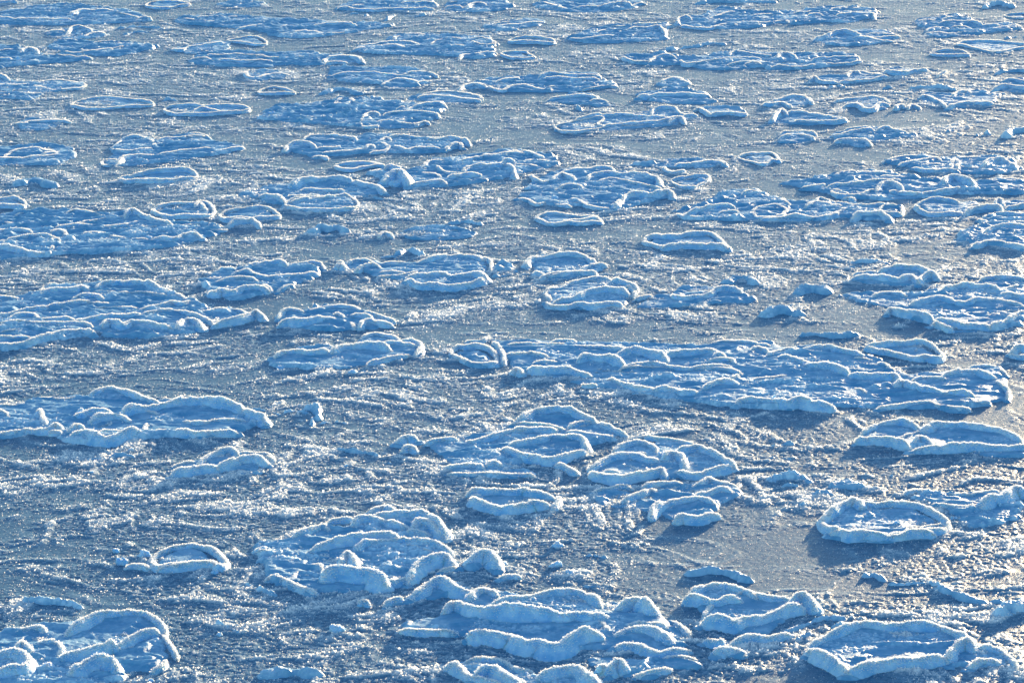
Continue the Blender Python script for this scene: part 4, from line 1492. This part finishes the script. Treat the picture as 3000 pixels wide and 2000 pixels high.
@ice_pancake|3|0.2|cup-like pancake with a deep shadowed hollow, left under the figure-eight floe
O 3b 1805,850 1900,810 2200,810 3c 140,820 390,870 405,940 300,1010 150,1040 0,1050 3b 2150,1040 1950,980 1830,910
R11,9 3b 1820,852 1880,822 1960,827 2080,817 2200,822 2330,817 3c 130,827 250,852 340,872 390,882
R13,10 3b 1825,885 1900,917 2000,947 2100,972 2180,982 2280,962 2352,952 3c 150,942 280,942 345,945
R9 3c 385,882 402,922 355,990
R8 3b 1850,882 1900,872 1940,882
@ice_floe|3|0.8|ragged floe with a scoop-shaped pan at its front, below the figure-eight floe
O 3c 680,830 900,790 1100,760 1250,750 1500,770 1680,720 1850,760 2000,820 2060,880 1850,950 1800,1010 1650,1080 1500,1115 1300,1090 1200,1040 950,1000 800,990 680,950
R7 3c 690,842 830,817 950,797 1060,817
R8 3c 1120,802 1250,772 1400,762 1490,782
R10,9 3c 1560,787 1640,762 1690,727 1760,747 1850,767 1950,792
R10,10 3c 950,912 1050,867 1150,832 1200,807 1240,832
R6 3c 1240,852 1400,852 1550,862
R10 3c 1570,862 1700,842 1800,817 1900,837
R13,11 3c 1200,1042 1230,987 1310,937 1420,902 1530,887 1650,897 1760,932
R11,9 3c 1400,1077 1460,1052 1550,1062 1620,1062 1680,1037 1800,1022
R6 3c 670,932 720,942 790,907
R5 3c 725,972 760,980 800,987
@ice_floe|4|0.4|twin-pan floe with one long shared front rim, at the right edge below the largest floe
O 3d 870,370 960,330 1100,250 1250,225 1450,270 1600,245 1850,255 2100,290 2300,350 2400,400 2400,540 2200,550 2000,540 1700,510 1400,470 1100,460 930,410
R11,9 3d 960,332 1060,277 1150,242 1250,230 1370,247 1470,287
R13,10 3d 890,387 960,380 1060,377 1180,387 1290,412 1380,442
R8 3d 1280,382 1360,342 1470,312
R12,10 3d 1480,312 1540,262 1640,247 1780,257 1900,267 2050,287 2150,302 2260,352 2340,392
R13,11 3d 1380,452 1550,447 1700,447 1850,432 2000,432 2150,437 2300,432 2400,422
R10 3d 1400,412 1440,377 1500,387 1580,432
R6 3d 870,367 900,345 930,337
L6,5 3d 1720,395
@ice_pancake|3|0.35|largest round pancake, a full ring with two snow lumps inside, lower right
C10,9 3d 600,1085 650,1040 740,970 850,917 930,912 1050,937 1180,927 1330,937 1480,957 1580,1012 1660,1060 1690,1110 1640,1162 1500,1172 1350,1187 1200,1202 1100,1202 980,1187 850,1192 760,1167 670,1152
R14,11 3d 670,1157 760,1167 850,1197 970,1182 1080,1197 1220,1197 1370,1177 1500,1167 1600,1177
R12,11 3d 650,1042 740,962 860,912 930,927 950,967
L7,5 3d 1250,1105
R4,5 3d 840,1072 940,1062 1020,1047
R7 3d 1450,1152 1570,1137 1660,1122
@ice_floe|4|0.9|rising heap of crusted snow at the right edge, right of the largest round pancake
O 3d 1250,900 1450,860 1700,850 1900,840 2100,830 2200,800 2400,800 2400,1050 2250,1100 2000,1170 1850,1180 1720,1080 1620,990 1450,940
R15,14 3d 1980,955 2050,895 2150,880 2220,825 2300,805 2400,835
R8 3d 1560,937 1700,962 1850,972 1960,947
R8 3d 1690,852 1850,862 2000,852 2150,832
R7 3d 1310,862 1420,832 1560,842
R6 3d 1800,1012 1900,1002 1990,992
R6 3d 2150,1092 2250,1072 2400,1052
L6,6 3d 1750,1055
@slush_mound|2|0.9|small ring of crumbled snow left of the largest round pancake
R7 3d 290,895 400,875 500,885
R7 3d 300,920 400,945 510,930
@slush_mound|2|0.7|short bright crumb arc below the left tip of the twin-pan floe
R7,7 3d 160,538 240,523 330,543
R6,6 3d 180,438 320,418 480,440
@slush_mound|2|0.8|long arched crumb mound left above the largest round pancake
R8,12 3d 170,712 300,692 440,702 500,732
R6 3d 280,782 340,772 400,782
@slush_mound|2|0.8|blue-fronted crumb mound just above the largest round pancake
R9,14 3d 700,768 820,748 930,778
R8,11 3d 550,842 640,827 720,857
@slush_mound|1|0.5|slanting sunlit crumb ridge under the twin-pan floe
R7,6 3d 1110,658 1190,673 1260,708
R5,5 3d 1290,655 1370,652 1450,652
# ---- near row
@ice_floe|5|0.7|large floe in the bottom left corner with a wide oval pan and round snow lumps
O 4a -60,880 100,830 300,810 500,790 700,760 900,710 1150,685 1300,720 1400,800 1415,870 1480,970 1535,1080 1430,1130 1410,1210 1250,1230 1000,1260 900,1340 -60,1400
R9 4a 130,862 260,827 350,832 400,862
R12,10 4a 560,872 650,822 730,782 850,727 1000,702 1130,689 1250,702 1330,747 1400,812 1410,872
R14,10 4a 490,1062 600,1057 720,1037 850,1002 950,967 1030,977
R13,10 4a 1010,977 1100,932 1200,882 1300,852 1390,862
R11,9 4a 480,932 530,972 545,1022 500,1052
R10 4a 330,942 420,952 480,932
R12,12 4a 110,1020 200,975 295,1035
R14,11 4a -60,1062 60,1037 150,1047 220,1092 235,1142 200,1192 100,1192 -60,1202
L12,12 4a 410,1150
R17,16 4a 600,1200 680,1155 780,1115 880,1100 960,1120 1000,1175
R7 4a 1400,892 1460,972 1520,1072 1530,1092
R7 4a 1300,1212 1380,1172 1430,1122
R6 4a 1130,1112 1220,1104 1300,1107
R5 4a 370,1252 440,1242 510,1242
L5,4 4a 1300,1285
@slush_mound|2|0.4|single long snow ridge above the floe in the bottom left corner
R9,9 4a 220,578 350,573 480,583 600,593 690,623
@slush_mound|1|0.7|thin slanting crumb ridge right of the floe in the bottom left corner
R7,7 4a 1880,792 1950,802 2050,847 2130,872 2240,897
L5,4 4a 1890,885
@slush_mound|2|0.6|short sunlit ridge in shadow at the lower left foot of the tall heaped floe
R8,9 4a 2110,432 2200,472 2352,522
@ice_floe|5|0.8|tall heaped floe of tilted slabs around a round basin, lower left of centre
O 4a 2140,180 2200,100 3b 300,1230 450,1150 600,1120 700,1140 850,1090 1000,1020 1200,1010 1430,1010 1530,1070 1630,1190 4b 1600,90 1680,180 1690,280 1600,340 1350,420 1100,470 1000,530 800,545 560,530 300,510 100,460 0,330
R14,11 3b 990,1042 1080,1022 1250,1017 1400,1022 1480,1042 1540,1092 1600,1172 1630,1222
R13,11 3b 840,1122 900,1077 1000,1072 1120,1087 1220,1112 1340,1132
R14,11 3b 1340,1142 1400,1097 1500,1112 1580,1182 1620,1222
R12,12 3b 300,1232 400,1182 500,1142 590,1122 650,1162
R8 3b 610,1112 700,1087 850,1072
R17,13 4b 470,140 560,100 700,70 850,50 1000,20 1120,5 1200,25 1250,55
R12,10 4b 850,162 920,117 1050,92 1200,77 1350,72 1480,87 1580,112 1650,152 1690,192
R7 4b 1240,132 1340,132 1440,167 1530,182
R20,16 4b 580,380 640,342 740,337 850,357 970,362 1050,397 1100,437
R11,10 4b 1080,442 1180,432 1250,412 1310,382
R17,13 4b 1290,397 1350,337 1450,257 1550,222 1640,212 1690,257
R12,11 4b 720,282 770,202 830,222 870,312
R10,10 4b 75,407 150,387 200,402 300,447 400,487 520,532
L8,9 4b 165,395
R9 4b 0,172 80,177 200,202
L11,12 4b 30,145
R7 4b 470,292 560,302 580,352
R7 4b 1560,362 1650,332 1740,317
R10 3b 1300,1192 1380,1182 1500,1212
@snow_chunk|4|0.3|yellow-lit translucent ice slab standing behind the tall heaped floe
R10,13 3b 970,1005 1040,970 1120,965 1220,1015
@snow_chunk|4|0.7|blocky snow chunk alone right of the tall heaped floe
R17,15 4b 1850,240 1900,195 1980,180 2040,220 2080,280
L8,7 4b 2130,265
R7,9 4b 2100,405 2180,385 2290,395
@ice_floe|3|0.8|low arched ridge of snow left behind the bottom centre floe
O 4b 1090,640 1250,580 1500,440 1650,430 1850,470 1950,500 1830,580 1700,580 1500,600 1300,620 1200,650
R13,13 4b 1320,555 1400,505 1500,455 1600,440 1700,485 1800,505 1900,505
R8 4b 1100,642 1180,602 1280,592
@snow_chunk|1|0.6|small bright snow scrap left of the low arched snow ridge
R7,6 4b 870,630 930,618 990,635
@ice_floe|5|0.6|wide floe at bottom centre with a long snow-topped slab over a large basin
O 4b 1210,840 1400,760 1600,690 1640,610 1830,580 1880,510 2050,500 2300,560 4c 100,540 400,500 600,500 750,600 900,600 1000,565 1130,580 1250,690 1350,770 1480,840 1550,920 1600,1000 1450,1040 1250,1080 1000,1050 800,1030 600,1060 400,1080 200,1085 0,1060 4b 2050,980 1800,930 1500,890 1300,880
R12,11 4b 1840,592 1890,522 2000,507 2110,542
R12,10 4b 2020,622 2110,582 2250,562 4c 100,562 250,527 400,512 530,502 640,537 720,592 765,642
R19,14 4b 1610,645 1680,600 1780,615 1880,655 1960,665 2060,670 2200,680 2352,685 4c 300,695 460,710 540,695 650,705 850,695
R9 4c 470,767 600,752 720,772 800,812 845,882
R15,12 4b 1800,892 1950,882 2100,907 2200,907 4c 40,952 130,982 230,972 330,1007 420,987 500,937 580,892 660,877 820,892
R18,16 4c 900,625 960,585 1040,570 1110,580 1180,625 1240,685
R8 4c 670,742 800,702 880,692
R13,13 4c 870,892 950,857 1080,837 1200,842 1290,872 1380,937
R9 4c 970,812 1100,797 1250,802 1350,832
R10,10 4c 870,1002 980,977 1080,982 1180,1012 1280,1037 1400,1022 1550,1002
R6 4c 600,1012 760,1032 860,1022
R9 4b 1220,842 1400,862 1600,862 1750,872
R6 4b 1250,812 1450,742 1600,692
R7 4c 1370,772 1450,822 1530,902
R6 4c 150,780 250,782 350,792
@ice_floe|3|0.8|low crumbly crust with a twin-humped lump, below the bottom centre floe
O 4c 560,1080 900,1070 1300,1080 1600,1060 1700,1130 1650,1200 1300,1220 1000,1270 800,1270 650,1180
R12,10 4c 730,1185 790,1170 840,1195
R15,12 4c 830,1195 880,1145 930,1135 980,1175
R7 4c 1040,1247 1200,1227 1380,1182
R7 4c 1300,1092 1450,1082 1600,1102
@ice_floe|4|0.7|floe cut by the bottom edge at centre with a rounded snow hump on its right
O 4b 1600,1160 1700,1120 1900,1090 2150,1120 2300,1190 4c 80,1200 230,1220 400,1180 560,1160 700,1230 800,1323 800,1400 4b 1900,1400 1700,1250
R13,11 4b 1620,1155 1700,1135 1780,1175 1850,1235 1950,1265 2080,1295 2150,1330
R9 4b 1780,1122 1900,1102 2050,1112 2150,1142 2250,1192 2352,1202 4c 190,1227
R16,14 4b 1870,1220 1950,1185 2050,1185 2150,1245 2300,1330
R18,15 4c 210,1227 330,1197 420,1177 540,1167 620,1195 680,1245 740,1290 800,1330
R8 4b 1800,1152 1870,1146 1950,1147
R8 4c -20,1272 60,1292 120,1332
@ice_floe|4|0.4|floe with a winged front rim and a half moon pan behind, lower right of centre
O 4c 1450,580 1540,540 1700,460 1850,465 2050,510 4d 80,560 250,560 380,530 500,540 590,630 550,680 400,740 200,870 100,900 4c 2000,900 1850,870 1700,830 1620,770 1520,680
R11,9 4c 1530,547 1620,497 1740,462 1850,477 1980,512 2130,562
R13,11 4c 1470,577 1560,567 1650,582 1750,597 1850,572 1990,577
R8 4c 1640,742 1680,692 1740,622
R15,13 4c 1620,760 1750,755 1850,775 1930,790 2000,755 2100,740 2200,715 4d 280,665 370,640 480,645
R16,13 4d 350,565 400,535 480,540 550,595 580,645
R9 4d -150,552 -20,527 80,562 200,577 330,557
@ice_floe|3|0.8|crumbly snow bank in front of the wing-rimmed floe, lower right
O 4c 1640,1000 1660,920 1840,940 2000,900 4d 100,900 390,865 300,920 150,960 4c 2200,1010 1950,1050 1750,1050
R10,10 4c 1870,965 1960,925 2060,900 2200,915 4d 150,915 300,885 390,875
R11,11 4c 1640,925 1720,940 1780,955 1840,945
R8,13 4c 1740,1055 1830,1035 1950,1040 2010,1065
@ice_floe|4|0.35|long bean-shaped pan in the bottom right corner with a thick rim and a tail
O 4d 390,1050 450,990 600,920 800,840 950,785 1100,795 1400,785 1650,800 1780,850 1880,900 1980,960 2120,1010 2240,1080 2300,1170 2200,1200 1900,1180 1500,1190 1200,1220 900,1240 700,1230 500,1150
R13,11 4d 490,977 600,927 720,872 850,817 950,787 1080,797 1200,807 1350,797 1500,797 1650,807
R11,10 4d 1630,805 1760,857 1850,907 1950,962
R17,14 4d 460,1005 520,995 600,1025 700,1065 780,1115 840,1165
R15,12 4d 820,1165 920,1165 1000,1135 1100,1110 1250,1105 1400,1100 1550,1075 1700,1070
R17,13 4d 1690,1070 1740,985 1810,935 1880,935 1940,975
R6 4d 1070,977 1200,987 1400,982 1600,987 1740,972
R9,8 4d 1960,977 2060,1007 2160,1042 2250,1112 2290,1172
R11,10 4d 1880,1145 1960,1105 2060,1095 2160,1105
R6 4d 1750,1142 1800,1136 1850,1132
R6 4d 620,1102 680,1104 740,1112
R4 4d 920,1122 960,1110 1000,1092
@slush_mound|1|0.5|pair of thin crumb ridges in open slush above the bean-shaped corner pan
R8,8 4d 980,357 1040,342 1100,362 1140,392
R7,8 4d 1210,432 1330,437 1450,422 1550,432 1620,452
@slush_mound|3|0.7|snow heap at the right edge, lower right, trailing a ridge to its left
R15,14 4d 2150,655 2220,605 2300,590 2400,580
R6 4d 2060,602 2100,600 2150,607
R8,9 4d 1640,482 1740,517 1860,562 2000,597
@slush_mound|2|0.8|low crumb mound on the bottom edge right of the corner floe, lower left
R8,15 4b 110,1215 250,1195 370,1185 450,1215
@snow_chunk|1|0.3|single snow ball in open slush below the tall heaped floe
L10,9 4b 700,815
@slush_mound|1|0.5|curved crumb band hugging the left end of the bean-shaped corner pan
R6,6 4d 400,932 550,862 700,812 770,792
R7,8 4d 310,860 450,800 600,740 800,735
@slush_mound|2|0.7|wide arched crumb mound above the half moon pan, lower right of centre
R8,11 4c 1540,348 1650,323 1750,321 1870,343 2000,393
@slush_mound|1|0.9|scatter of sunlit snow bumps above the wide bottom centre floe
L9,8 4c 370,270
L8,7 4c 500,345
R7,7 4c 610,195 700,185 800,210
L8,8 4c 390,105
R6,7 4c 640,460 760,465 900,450
'''
read_survey(SURVEY)

# ------------------------------------------------------------------ light
world = bpy.data.worlds.new('World')
scene.world = world
world.use_nodes = True
wn = world.node_tree
bg = wn.nodes['Background']
sky = wn.nodes.new('ShaderNodeTexSky')
sky.sky_type = 'NISHITA'
sky.sun_disc = False
sky.sun_elevation = SUN_EL
sky.sun_rotation = SUN_AZ
sky.air_density = 1.0
sky.dust_density = 0.0
sky.ozone_density = 2.0
wn.links.new(sky.outputs['Color'], bg.inputs['Color'])
bg.inputs['Strength'].default_value = SKY

sl = bpy.data.lights.new('sun', 'SUN')
sl.energy = SUN
sl.angle = math.radians(0.55)
sl.color = SUN_COL
so = bpy.data.objects.new('sun', sl)
col.objects.link(so)
so.location = (20, 40, 20)
so.rotation_euler = (math.pi / 2 - SUN_EL, 0, math.pi - SUN_AZ)

scene.view_settings.view_transform = 'Standard'
scene.view_settings.look = 'None'
scene.view_settings.gamma = 1.0
scene.view_settings.exposure = EXPOSURE
scene.cycles.use_denoising = DENOISE
scene.cycles.max_bounces = 6
scene.cycles.diffuse_bounces = 3
scene.cycles.glossy_bounces = 2
scene.cycles.sample_clamp_indirect = 4.0
scene.cycles.sample_clamp_direct = 0.0
